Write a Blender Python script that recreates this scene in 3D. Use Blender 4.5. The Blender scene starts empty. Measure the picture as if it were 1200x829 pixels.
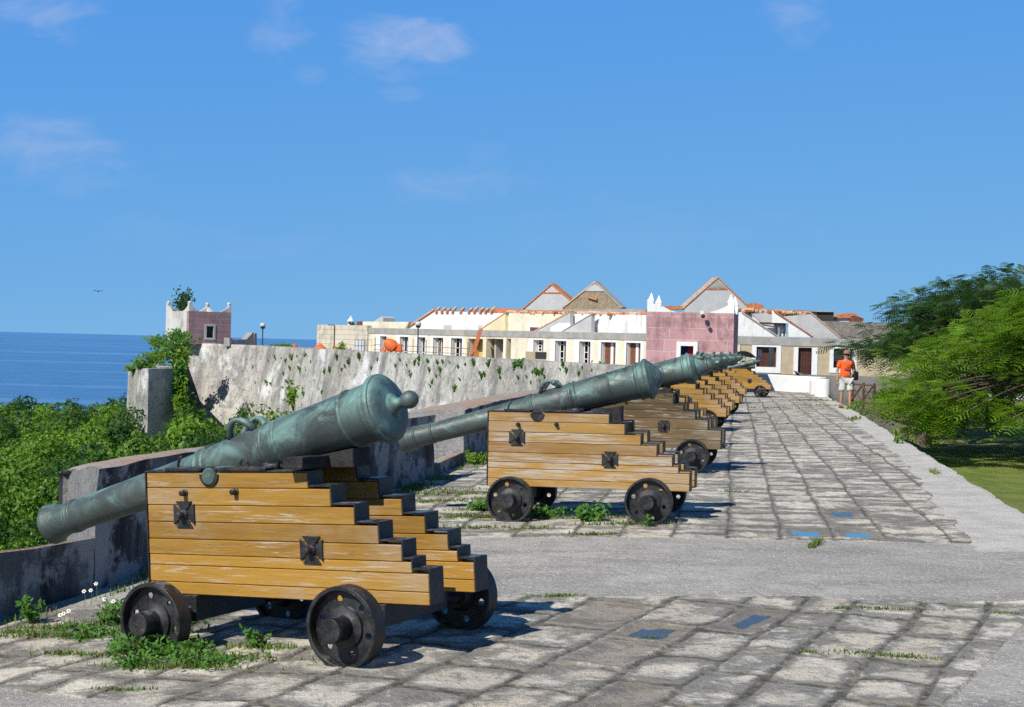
import bpy, bmesh, math, random
import numpy as np
from mathutils import Vector, Matrix, Euler, noise as mnoise

# ------------------------------------------------------------------ frame
EYE = 1.8                       # camera height over the walkway
FPX = 1855.0                    # focal length in photo pixels (1200 wide)
ROLL = .026
PITCH = math.atan(18.5 / FPX)
C = bpy.context.scene.collection
rng = random.Random(7)
nr = np.random.RandomState(11)

def ray(px, py):
    c, s = math.cos(ROLL), math.sin(ROLL)
    A, B = px - 600, py - 414.5
    a = A*c + B*s; b = -A*s + B*c
    th = PITCH
    return Vector((a, FPX*math.cos(th) - b*math.sin(th), -FPX*math.sin(th) - b*math.cos(th))) / FPX

def P(px, py, d):
    """point of the place seen at a photo pixel, d metres ahead"""
    r = ray(px, py)
    return Vector((0, 0, EYE)) + r * (d / r.y)

# ------------------------------------------------------------------ noise (numpy)
def _h(ix, iy, s):
    n = (ix.astype(np.int64)*374761393 + iy.astype(np.int64)*668265263 + s*974634777) & 0x7fffffff
    n = ((n ^ (n >> 13)) * 1274126177) & 0x7fffffff
    return ((n ^ (n >> 16)) & 0xffff) / 65535.0
def vnoise(x, y, s=0):
    ix = np.floor(x); iy = np.floor(y); fx = x-ix; fy = y-iy
    ix = ix.astype(np.int64); iy = iy.astype(np.int64)
    fx = fx*fx*(3-2*fx); fy = fy*fy*(3-2*fy)
    return ((_h(ix,iy,s)*(1-fx)+_h(ix+1,iy,s)*fx)*(1-fy) + (_h(ix,iy+1,s)*(1-fx)+_h(ix+1,iy+1,s)*fx)*fy)
def fbm(x, y, s=0, o=4):
    t = 0; a = .5; n = 0
    for k in range(o):
        t = t + a*vnoise(x*2**k, y*2**k, s+k*17); n += a; a *= .5
    return t/n - .5

# ------------------------------------------------------------------ objects
def tag(o, label=None, cat=None, group=None, kind=None):
    if label: o['label'] = label
    if cat: o['category'] = cat
    if group: o['group'] = group
    if kind: o['kind'] = kind
    return o
def empty(name, loc=(0,0,0), rot=(0,0,0), label=None, cat=None, group=None):
    o = bpy.data.objects.new(name, None); C.objects.link(o)
    o.location = loc; o.rotation_euler = rot; o.empty_display_size = .1
    return tag(o, label, cat, group)
def link(name, me, mat, parent=None, smooth=False):
    o = bpy.data.objects.new(name, me); C.objects.link(o)
    for m in (mat if isinstance(mat, (list, tuple)) else [mat]):
        me.materials.append(m)
    if parent: o.parent = parent
    if smooth:
        me.polygons.foreach_set('use_smooth', [True]*len(me.polygons))
    return o
def kids(o): return [c for c in o.children]
def copy_tree(o, parent=None):
    c = o.copy(); C.objects.link(c); c.parent = parent
    for ch in kids(o): copy_tree(ch, c)
    return c

class MB:
    def __init__(s): s.v = []; s.f = []; s.m = []
    def add(s, v, f, m=0):
        n = len(s.v); s.v += [tuple(p) for p in v]; s.f += [tuple(i+n for i in q) for q in f]; s.m += [m]*len(f)
    def box(s, lo, hi, M=None, m=0):
        v = [Vector((x,y,z)) for z in (lo[2],hi[2]) for y in (lo[1],hi[1]) for x in (lo[0],hi[0])]
        if M: v = [M @ p for p in v]
        s.add(v, [(0,2,3,1),(4,5,7,6),(0,1,5,4),(2,6,7,3),(0,4,6,2),(1,3,7,5)], m)
    def prism(s, pts, d, m=0):
        """closed outline (3d points) pushed along vector d"""
        n = len(pts); a = [Vector(p) for p in pts]; d = Vector(d)
        b = [p+d for p in a]
        s.add(a+b, [tuple(range(n))[::-1], tuple(range(n,2*n))] + [(i,(i+1)%n,n+(i+1)%n,n+i) for i in range(n)], m)
    def tube(s, pts, rad, n=8, cap=True, m=0):
        pts = [Vector(p) for p in pts]
        if not hasattr(rad,'__len__'): rad = [rad]*len(pts)
        V = []; up = None
        for i,p in enumerate(pts):
            t = (pts[min(i+1,len(pts)-1)] - pts[max(i-1,0)])
            if t.length < 1e-9: t = Vector((0,0,1))
            t.normalize()
            if up is None:
                up = t.orthogonal().normalized()
            else:
                up = (up - t*up.dot(t))
                up = up.normalized() if up.length > 1e-6 else t.orthogonal().normalized()
            w = t.cross(up)
            for k in range(n):
                a = 2*math.pi*k/n
                V.append(p + (up*math.cos(a) + w*math.sin(a))*rad[i])
        F = [(i*n+k, i*n+(k+1)%n, (i+1)*n+(k+1)%n, (i+1)*n+k) for i in range(len(pts)-1) for k in range(n)]
        if cap: F += [tuple(range(n))[::-1], tuple(range((len(pts)-1)*n, len(pts)*n))]
        s.add(V, F, m)
    def lathe(s, prof, M, n=24, cap=True, m=0):
        """profile [(r, z)] spun about local z"""
        V = [M @ Vector((r*math.cos(2*math.pi*k/n), r*math.sin(2*math.pi*k/n), z)) for r,z in prof for k in range(n)]
        F = [(i*n+k, i*n+(k+1)%n, (i+1)*n+(k+1)%n, (i+1)*n+k) for i in range(len(prof)-1) for k in range(n)]
        if cap:
            if prof[0][0] > 1e-4: F.append(tuple(range(n))[::-1])
            if prof[-1][0] > 1e-4: F.append(tuple(range((len(prof)-1)*n, len(prof)*n)))
        s.add(V, F, m)
    def ball(s, c, r, n=12, m=0, sc=(1,1,1)):
        prof = [(max(1e-5, r*math.sin(math.pi*i/n)), -r*math.cos(math.pi*i/n)) for i in range(n+1)]
        s.lathe(prof, Matrix.Translation(c) @ Matrix.Diagonal((*sc,1)), 2*n if n<8 else 16, False, m)
    def build(s, name, mat, parent=None, smooth=False, bevel=0, autos=None):
        me = bpy.data.meshes.new(name); me.from_pydata(s.v, [], s.f)
        o = link(name, me, mat, parent, smooth)
        if isinstance(mat,(list,tuple)): me.polygons.foreach_set('material_index', s.m)
        bm = bmesh.new(); bm.from_mesh(me)
        bmesh.ops.recalc_face_normals(bm, faces=bm.faces)
        if bevel:
            es = [e for e in bm.edges if len(e.link_faces)==2 and e.calc_face_angle(0) > .6]
            bmesh.ops.bevel(bm, geom=es, offset=bevel, segments=1, affect='EDGES', clamp_overlap=True)
        if autos:
            for e in bm.edges: e.smooth = len(e.link_faces)==2 and e.calc_face_angle(0) < autos
            for f in bm.faces: f.smooth = True
        bm.to_mesh(me); bm.free(); me.update()
        return o

def arr_mesh(name, V, Q):
    """fast mesh from numpy verts and quads"""
    me = bpy.data.meshes.new(name)
    V = np.asarray(V, np.float32); Q = np.asarray(Q, np.int32)
    k = Q.shape[1]
    me.vertices.add(len(V)); me.vertices.foreach_set('co', V.ravel())
    me.loops.add(Q.size); me.loops.foreach_set('vertex_index', Q.ravel())
    me.polygons.add(len(Q)); me.polygons.foreach_set('loop_start', np.arange(0, Q.size, k, dtype=np.int32))
    try: me.polygons.foreach_set('loop_total', np.full(len(Q), k, np.int32))
    except Exception: pass
    me.update(calc_edges=True); me.validate()
    return me
def fattr(me, name, a):
    at = me.attributes.new(name, 'FLOAT', 'POINT'); at.data.foreach_set('value', np.asarray(a, np.float32).ravel())

# ------------------------------------------------------------------ materials
class Mat:
    def __init__(s, name, rough=.8, metal=0, spec=.3):
        s.m = bpy.data.materials.new(name); s.m.use_nodes = True
        s.t = s.m.node_tree; s.n = s.t.nodes; s.b = s.n['Principled BSDF']
        s.b.inputs['Roughness'].default_value = rough; s.b.inputs['Metallic'].default_value = metal
        s.b.inputs['Specular IOR Level'].default_value = spec
        s._tc = None
    def L(s, a, b): s.t.links.new(a, b)
    def tc(s, k='Object'):
        if not s._tc: s._tc = s.n.new('ShaderNodeTexCoord')
        return s._tc.outputs[k]
    def map(s, scale=(1,1,1), rot=(0,0,0), loc=(0,0,0), src=None):
        m = s.n.new('ShaderNodeMapping'); s.L(src or s.tc(), m.inputs[0])
        m.inputs['Scale'].default_value = scale; m.inputs['Rotation'].default_value = rot; m.inputs['Location'].default_value = loc
        return m.outputs[0]
    def noise(s, scale=5, detail=5, rough=.6, vec=None, dist=0):
        n = s.n.new('ShaderNodeTexNoise'); n.inputs['Scale'].default_value = scale
        n.inputs['Detail'].default_value = detail; n.inputs['Roughness'].default_value = rough
        n.inputs['Distortion'].default_value = dist
        s.L(vec or s.tc(), n.inputs['Vector']); return n.outputs['Fac']
    def vor(s, scale=5, vec=None, feat='F1', out='Distance'):
        n = s.n.new('ShaderNodeTexVoronoi'); n.feature = feat; n.inputs['Scale'].default_value = scale
        s.L(vec or s.tc(), n.inputs['Vector']); return n.outputs[out]
    def ramp(s, src, a, b, lo=0, hi=1):
        n = s.n.new('ShaderNodeMapRange'); n.interpolation_type='SMOOTHSTEP'
        for k,v in zip((1,2,3,4),(a,b,lo,hi)): n.inputs[k].default_value = v
        s.L(src, n.inputs[0]); return n.outputs[0]
    def math(s, op, a, b=None, clamp=False):
        n = s.n.new('ShaderNodeMath'); n.operation = op; n.use_clamp = clamp
        for i,x in enumerate((a,b)):
            if x is None: continue
            if isinstance(x,(int,float)): n.inputs[i].default_value = x
            else: s.L(x, n.inputs[i])
        return n.outputs[0]
    def mix(s, f, a, b, mode='MIX'):
        n = s.n.new('ShaderNodeMix'); n.data_type='RGBA'; n.blend_type = mode
        for i,x in ((0,f),(6,a),(7,b)):
            if isinstance(x,(int,float)): n.inputs[i].default_value = x
            elif isinstance(x,(tuple,list)): n.inputs[i].default_value = (*x,1) if len(x)==3 else x
            else: s.L(x, n.inputs[i])
        return n.outputs[2]
    def sep(s, src, k):
        n = s.n.new('ShaderNodeSeparateXYZ'); s.L(src, n.inputs[0]); return n.outputs[k]
    def geo(s, k):
        n = s.n.new('ShaderNodeNewGeometry'); return n.outputs[k]
    def attr(s, name):
        n = s.n.new('ShaderNodeAttribute'); n.attribute_name = name; return n.outputs['Fac']
    def color(s, c):
        if isinstance(c,(tuple,list)): s.b.inputs['Base Color'].default_value = (*c,1)
        else: s.L(c, s.b.inputs['Base Color'])
        return s
    def rough(s, r): s.L(r, s.b.inputs['Roughness']); return s
    def bump(s, h, dist=.02, st=1):
        n = s.n.new('ShaderNodeBump'); n.inputs['Distance'].default_value = dist; n.inputs['Strength'].default_value = st
        s.L(h, n.inputs['Height']); s.L(n.outputs[0], s.b.inputs['Normal']); return s
    def objrand(s):
        n = s.n.new('ShaderNodeObjectInfo'); return n.outputs['Random']

def simple(name, col, rough=.7, metal=0, var=.25, sc=6, bump=.004, dirt=None):
    m = Mat(name, rough, metal)
    n = m.noise(sc, 6, .65)
    c = m.mix(m.ramp(n,.3,.7), tuple(x*(1-var) for x in col), tuple(min(1,x*(1+var*.6)) for x in col))
    if dirt:
        d = m.noise(sc*.45, 7, .72, m.map((1,1,.35)))
        c = m.mix(m.ramp(d,.52,.68,0,dirt[1]), c, dirt[0])
    m.color(c)
    if bump: m.bump(m.noise(sc*6,4,.7), bump)
    return m.m

def wood(name, base, dark, wornc, worn=(.54,.66), grey=0):
    m = Mat(name, .62)
    off = m.objrand()
    isl = m.geo('Random Per Island')
    comb = m.n.new('ShaderNodeCombineXYZ'); m.L(m.math('MULTIPLY', isl, 37.), comb.inputs[0]); m.L(m.math('MULTIPLY', off, 11.), comb.inputs[1]); m.L(m.math('MULTIPLY', isl, 19.), comb.inputs[2])
    va = m.n.new('ShaderNodeVectorMath'); m.L(m.tc(), va.inputs[0]); m.L(comb.outputs[0], va.inputs[1])
    src = va.outputs[0]
    g1 = m.noise(3, 8, .68, m.map((.8,1,9), src=src), .6)
    g2 = m.noise(5, 8, .74, m.map((.45,1,9), src=src), .9)
    g3 = m.noise(1.6, 3, .5, m.map((1,1,2.5), src=src))
    c = m.mix(m.ramp(g1,.3,.7), dark, base)
    c = m.mix(m.ramp(isl,.5,1,0,.6), c, tuple(x*1.3 for x in base)); c = m.mix(m.ramp(isl,.5,0,0,.45), c, (dark[0]*.85,dark[1]*.85,dark[2]))
    c = m.mix(m.ramp(m.noise(1.3,5,.6,m.map((1,1,1.6),loc=(3,1,7))),.48,.66,0,.5), c, tuple((x+y)/2 for x,y in zip(dark,wornc)))
    w = m.math('MULTIPLY', m.ramp(g2, worn[0], worn[1]), m.math('MULTIPLY', m.ramp(g3,.36,.58), m.ramp(m.math('FRACT', m.math('MULTIPLY', isl, 7.3)),0,1,.45,1.1)))
    c = m.mix(m.math('MULTIPLY', w, .78), c, wornc)
    fine = m.noise(60, 4, .7, m.map((.35,1,3), src=src))
    c = m.mix(m.ramp(fine,.56,.72,0,.32), c, tuple(x*.45 for x in dark))
    kn = m.vor(1.9, m.map((1,1,2.6), src=src))
    c = m.mix(m.ramp(kn,.0,.07,.55,0), c, tuple(x*.3 for x in dark))
    m.color(c)
    h = m.math('ADD', m.math('MULTIPLY', g1, .5), m.math('MULTIPLY', fine, .35))
    m.bump(h, .006)
    m.rough(m.ramp(w,0,1,.55,.85))
    return m.m

M = {}
M['wood'] = wood('ochre_painted_wood', (.37,.20,.031), (.26,.135,.024), (.50,.46,.42), (.52,.64))
M['woodpale'] = wood('worn_painted_wood', (.38,.21,.045), (.27,.145,.035), (.48,.45,.41), (.44,.58))
M['woodbrown'] = wood('weathered_brown_wood', (.135,.088,.038), (.08,.053,.024), (.46,.41,.34), (.52,.62))
def black_paint():
    m = Mat('black_paint', .42, 0, .5)
    n = m.noise(9, 7, .7); n2 = m.noise(40, 5, .7)
    c = m.mix(m.ramp(n,.35,.7), (.008,.008,.009), (.035,.035,.038))
    c = m.mix(m.ramp(n2,.60,.74,0,.5), c, (.20,.19,.18)); c = m.mix(m.math('MULTIPLY', m.ramp(m.sep(m.geo('Normal'),2),.7,.95), m.ramp(m.noise(14,5,.7),.46,.62)), c, (.16,.17,.19))  # pale wear specks; bluish sheen of upward faces painted into the colour
    r = m.noise(5,5,.6,m.map(loc=(4,2,1)))
    c = m.mix(m.ramp(r,.57,.70,0,.6), c, (.09,.035,.02))
    m.color(c); m.rough(m.ramp(n,.3,.7,.34,.65)); m.bump(n2,.004); return m.m
M['black'] = black_paint()
M['darkwood'] = simple('dark_weathered_timber', (.035,.033,.034), .8, 0, .5, 12, .01, ((.22,.21,.2),.5))
def bronze(dk=False):
    m = Mat('dark_verdigris_bronze' if dk else 'verdigris_bronze', .5, .25, .5)
    n = m.noise(3.2, 8, .62, m.map((1,1,1)), .8); n2 = m.noise(14, 6, .7); n3 = m.noise(1.5,3,.5,m.map(loc=(3,8,1)))
    streak = m.noise(4.5, 7, .7, m.map(loc=(7,1,3)), .6)
    up = m.sep(m.geo('Normal'), 2)
    c = m.mix(m.ramp(n3,.3,.7), (.055,.066,.062), (.105,.130,.120)) if not dk else m.mix(m.ramp(n3,.3,.7), (.050,.062,.062), (.085,.108,.105))
    k = m.math('MULTIPLY', m.ramp(n,.40,.68), m.ramp(up,-.5,.8,.08,1.1))
    c = m.mix(m.math('MULTIPLY', k, .42 if dk else .92), c, (.19,.35,.315))
    k2 = m.math('MULTIPLY', m.ramp(streak,.53,.70), m.ramp(up,-.7,.5,.15,.75))
    c = m.mix(k2, c, (.24,.42,.38))
    c = m.mix(m.ramp(n2,.55,.72,0,.35), c, (.06,.045,.038))
    m.color(c); m.rough(m.ramp(n,.3,.7,.42,.68)); m.bump(m.math('ADD',n2,m.math('MULTIPLY',n,.6)),.006); return m.m
M['bronze'] = bronze(); M['bronzedark'] = bronze(True)

def parapet_mat():
    m = Mat('stained_parapet_stone', .9)
    v = m.noise(2.2,7,.65,m.map((1,1,.28)),.5); f = m.noise(16,6,.72); b = m.noise(.9,4,.6)
    z = m.sep(m.geo('Normal'),2)
    c = m.mix(m.ramp(v,.38,.60), (.028,.027,.029), (.15,.148,.145))
    c = m.mix(m.math('MULTIPLY', m.ramp(m.noise(1.9,6,.7),.46,.56), .85), c, (.36,.355,.34))
    c = m.mix(m.ramp(f,.58,.72,0,.5), c, (.36,.355,.34))
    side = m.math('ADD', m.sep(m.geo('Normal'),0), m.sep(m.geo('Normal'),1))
    c = m.mix(m.ramp(side,-.75,-1.15,0,.85), c, m.mix(m.ramp(f,.3,.7),(.20,.195,.19),(.36,.35,.34)))  # faces turned sunward get a paler sunlit grey painted in
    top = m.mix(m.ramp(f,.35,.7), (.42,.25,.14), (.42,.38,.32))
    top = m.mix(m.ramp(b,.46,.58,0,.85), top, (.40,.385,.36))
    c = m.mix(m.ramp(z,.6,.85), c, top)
    m.color(c); m.bump(m.math('ADD',f,m.math('MULTIPLY',v,.8)),.03); return m.m
M['parapet'] = parapet_mat()

def bastion_mat(dark=False):
    m = Mat('bastion_stone' + ('_dark' if dark else ''), .92)
    cr = m.noise(.14,6,.6,m.map((1,1,.6))); f = m.noise(1.1,7,.72); v = m.noise(.55,7,.68,m.map((1,1,.22)),.4)
    vo = m.vor(1.5, m.map((1,1,1.5)))
    c = m.mix(m.ramp(cr,.36,.62), (.42,.395,.35), (.60,.58,.54))
    c = m.mix(m.math('MULTIPLY', m.ramp(v,.47,.62), .82), c, (.23,.225,.22))
    c = m.mix(m.ramp(f,.50,.66,0,.75), c, (.38,.345,.30)); c = m.mix(m.ramp(m.noise(.8,8,.75,m.map(loc=(1,5,8))),.50,.60,0,.7), c, (.22,.215,.20))
    c = m.mix(m.ramp(m.noise(2.6,6,.75),.54,.64,0,.7), c, (.14,.135,.12))
    c = m.mix(m.ramp(m.noise(.3,4,.6,m.map(loc=(9,4,2))),.55,.68,0,.8), c, (.86,.86,.86))
    if dark: c = m.mix(.62, c, (.10,.098,.095))
    m.color(c)
    m.bump(m.math('ADD', f, m.math('MULTIPLY',m.noise(5,5,.7),.5)), .16); return m.m
M['bastion'] = bastion_mat(); M['bastiondark'] = bastion_mat(True)

M['white'] = simple('white_limewash', (.80,.80,.79), .85, 0, .05, 2, .01, ((.46,.44,.40),.6))
M['weathered'] = simple('weathered_whitewash', (.62,.61,.58), .9, 0, .12, 1.5, .03, ((.26,.255,.24),.85))
M['whiteclean'] = simple('white_trim', (.80,.80,.80), .7, 0, .04, 3, .004)
M['yellow'] = simple('pale_yellow_plaster', (.76,.66,.43), .85, 0, .09, 1.2, .01, ((.70,.66,.55),.6))
M['cream'] = simple('cream_plaster', (.78,.72,.56), .85, 0, .1, 1.2, .01, ((.45,.40,.33),.55))
M['ochre'] = simple('ochre_plaster', (.62,.43,.15), .85, 0, .12, 1.2, .01, ((.5,.4,.25),.4))
M['beige'] = simple('beige_sandstone_plaster', (.50,.415,.28), .9, 0, .12, 2.2, .02, ((.55,.50,.42),.5))
M['band'] = simple('grey_cement_band', (.36,.35,.33), .9, 0, .18, 1.4, .02, ((.50,.46,.38),.7))
M['gable'] = simple('grey_render', (.50,.50,.50), .9, 0, .10, 1.1, .02, ((.62,.62,.62),.6))
M['tan'] = simple('tan_rubble_gable', (.40,.32,.21), .95, 0, .25, 4, .08, ((.25,.19,.13),.6))
M['rubble'] = simple('grey_rubble_wall', (.40,.36,.32), .95, 0, .3, 4, .15, ((.45,.40,.34),.6))
M['tile'] = simple('terracotta', (.56,.20,.085), .85, 0, .3, 7, .02, ((.62,.42,.28),.7))
M['paletile'] = simple('pale_terracotta', (.66,.42,.27), .85, 0, .25, 6, .02, ((.70,.62,.52),.7))
M['orange'] = simple('orange_plastic', (.78,.16,.04), .5, 0, .12, 4, 0)
M['redplank'] = simple('red_brown_plank', (.42,.12,.06), .7, 0, .2, 4, 0)
M['door'] = simple('dark_brown_wood', (.085,.035,.025), .6, 0, .3, 5, .004)
M['doorred'] = simple('reddish_brown_wood', (.20,.075,.045), .6, 0, .3, 5, .004)
M['dark'] = simple('dark_interior', (.05,.048,.05), .9, 0, .2, 2, 0)
M['room'] = simple('room_plaster', (.42,.43,.45), .9, 0, .1, 1, 0)
M['blue'] = simple('navy_cloth', (.022,.032,.12), .8, 0, .1, 3, 0)
M['red'] = simple('crimson_cloth', (.45,.022,.035), .8, 0, .1, 3, 0)
M['metal'] = simple('grey_metal', (.25,.26,.27), .5, .5, .1, 4, 0)
M['darkmetal'] = simple('dark_metal', (.03,.034,.036), .5, .3, .1, 4, 0)
M['lamp'] = simple('lamp_globe', (.55,.62,.58), .3, 0, .05, 4, 0)
M['tank'] = simple('white_plastic_tank', (.66,.70,.74), .5, 0, .05, 4, 0)
M['scaffold'] = simple('scaffold_tube', (.55,.33,.12), .5, .1, .2, 4, 0)
M['hillearth'] = simple('earth_with_scrub', (.10,.11,.04), 1, 0, .45, 2, .05)
M['dirt'] = simple('joint_dirt', (.10,.09,.075), 1, 0, .3, 10, .02)
M['gravel'] = simple('limestone_gravel', (.40,.36,.30), 1, 0, .45, 9, .10, ((.16,.17,.08),.5))
M['terrace'] = simple('terrace_floor', (.42,.40,.36), 1, 0, .2, 1, .02)
def blocks(name, c1, c2, mortar, bw, bh, dirt=.4, ms=.012):
    m = Mat(name, .85)
    s = m.tc(); x = m.math('ADD', m.sep(s,0), m.sep(s,1)); z = m.sep(s,2)
    cb = m.n.new('ShaderNodeCombineXYZ'); m.L(x, cb.inputs[0]); m.L(z, cb.inputs[1])
    b = m.n.new('ShaderNodeTexBrick'); m.L(cb.outputs[0], b.inputs['Vector'])
    b.offset = .43; b.squash = 1.35; b.squash_frequency = 2
    b.inputs['Color1'].default_value = (*c1,1); b.inputs['Color2'].default_value = (*c2,1); b.inputs['Mortar'].default_value = (*mortar,1)
    b.inputs['Scale'].default_value = 1; b.inputs['Brick Width'].default_value = bw; b.inputs['Row Height'].default_value = bh
    b.inputs['Mortar Size'].default_value = ms; b.inputs['Mortar Smooth'].default_value = .3
    n = m.noise(1.4,6,.7,m.map((1,1,.6))); n2 = m.noise(9,5,.7)
    c = m.mix(m.math('MULTIPLY', m.ramp(n,.45,.68), dirt), b.outputs['Color'], tuple(x*.3 for x in c1))
    c = m.mix(m.ramp(n2,.55,.75,0,.25), c, mortar)
    m.color(c); m.bump(m.math('ADD', m.math('MULTIPLY', b.outputs['Fac'], -.6), m.math('MULTIPLY',n2,.4)), .02); return m.m
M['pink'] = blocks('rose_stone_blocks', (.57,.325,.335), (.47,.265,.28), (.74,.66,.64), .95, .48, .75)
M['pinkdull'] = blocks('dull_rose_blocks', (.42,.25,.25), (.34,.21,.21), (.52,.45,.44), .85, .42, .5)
M['ashlar'] = blocks('pale_stone_blocks', (.66,.60,.48), (.60,.55,.45), (.42,.38,.32), 1.3, .42, .5, .02)

def leaf_mat(name, a, b, trans=.35, dead=None, tone=False):
    m = Mat(name, .55, 0, .35)
    r = m.geo('Random Per Island'); big = m.noise(.5, 3, .6)
    c = m.mix(r, a, b)
    c = m.mix(m.ramp(big,.4,.62,0,.6), c, tuple(x*.62 for x in a))
    if dead: c = m.mix(m.ramp(r,.93,.95), c, dead)
    if tone: c = m.mix(.78, c, m.mix(m.attr('tone'), (a[0]*.38,a[1]*.40,a[2]*.9), (b[0]*1.3,b[1]*1.2,b[2]*.8)))
    m.color(c)
    t = m.n.new('ShaderNodeBsdfTranslucent'); m.L(m.mix(.5,c,(b[0]*1.6,b[1]*1.6,b[2]*.8)), t.inputs[0])
    ms = m.n.new('ShaderNodeMixShader'); ms.inputs[0].default_value = trans
    out = m.n['Material Output']; m.L(m.b.outputs[0], ms.inputs[1]); m.L(t.outputs[0], ms.inputs[2]); m.L(ms.outputs[0], out.inputs[0])
    return m.m
M['leaf'] = leaf_mat('feathery_leaves', (.10,.24,.02), (.27,.42,.035), .45, (.20,.19,.03))
M['leafdark'] = leaf_mat('dark_leaves', (.030,.090,.018), (.075,.155,.030), .3)
M['forest'] = leaf_mat('forest_leaves', (.038,.125,.014), (.15,.30,.025), .25, tone=True)
M['weed'] = leaf_mat('weed_leaves', (.075,.20,.03), (.14,.32,.05), .35)
M['tuft'] = leaf_mat('grass_blades', (.10,.18,.03), (.19,.27,.06), .3, (.38,.20,.08))
M['bark'] = simple('grey_brown_bark', (.12,.095,.075), .95, 0, .4, 8, .03)
M['petal'] = simple('white_petals', (.85,.85,.80), .7, 0, .03, 3, 0)
M['flower'] = simple('orange_flower_centre', (.80,.30,.03), .7, 0, .1, 3, 0)
M['skin'] = simple('skin', (.42,.24,.16), .6, 0, .1, 10, 0)
M['shirt'] = simple('orange_tshirt', (.86,.13,.025), .85, 0, .08, 6, .004)
M['shorts'] = simple('pale_grey_patterned_shorts', (.58,.59,.58), .9, 0, .3, 14, .004)
M['cap'] = simple('faded_pink_cap', (.33,.15,.14), .9, 0, .15, 8, 0)
M['hair'] = simple('dark_hair', (.02,.015,.012), .6, 0, .2, 8, 0)
M['purple'] = simple('purple_print', (.30,.05,.16), .8, 0, .1, 8, 0)
M['sandal'] = simple('brown_leather', (.06,.035,.025), .7, 0, .2, 8, 0)
M['bag'] = simple('black_nylon', (.012,.012,.014), .6, 0, .2, 8, 0)
M['fence'] = simple('brown_fence_wood', (.13,.085,.06), .85, 0, .3, 6, 0)
# ------------------------------------------------------------------ ground shape
def itp(y, xs, vs): return np.interp(y, xs, vs)
CY = [0, 8.42, 14.8, 21.1, 31.5, 40, 49, 58, 75]
def x0(y): return itp(y, CY, [-3.2,-.86,1.31,2.4,4.0,5.2,6.6,8.2,10.8])
def Ag(y): return itp(y, [0,8.42,14.8,25,47,58,75], [-.03,0,.068,.04,-.07,-.19,-.30])
def Bl(y): return itp(y, [0,9,15,25,75], [.082,.078,.034,.015,.01])
def gz(x, y):
    d = x - x0(y)
    return Ag(y) + np.where(d < 0, Bl(y)*d, .016*d)
def gzf(x, y): return float(gz(np.array(float(x)), np.array(float(y))))

INNER = [(-4.6,7.0),(-3.38,10.45),(-2.98,11.62),(-2.3,14.4),(-1.55,17.4),(-.92,20.0),(-.62,22.5),(-.14,26.0),(.96,32.5),(2.5,40),(4.3,49),(6.2,58),(8.5,68)]
def xin(y): return np.interp(y, [p[1] for p in INNER], [p[0] for p in INNER])
def xout(y): return 5.3 + (y-16.4)*.1545

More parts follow.
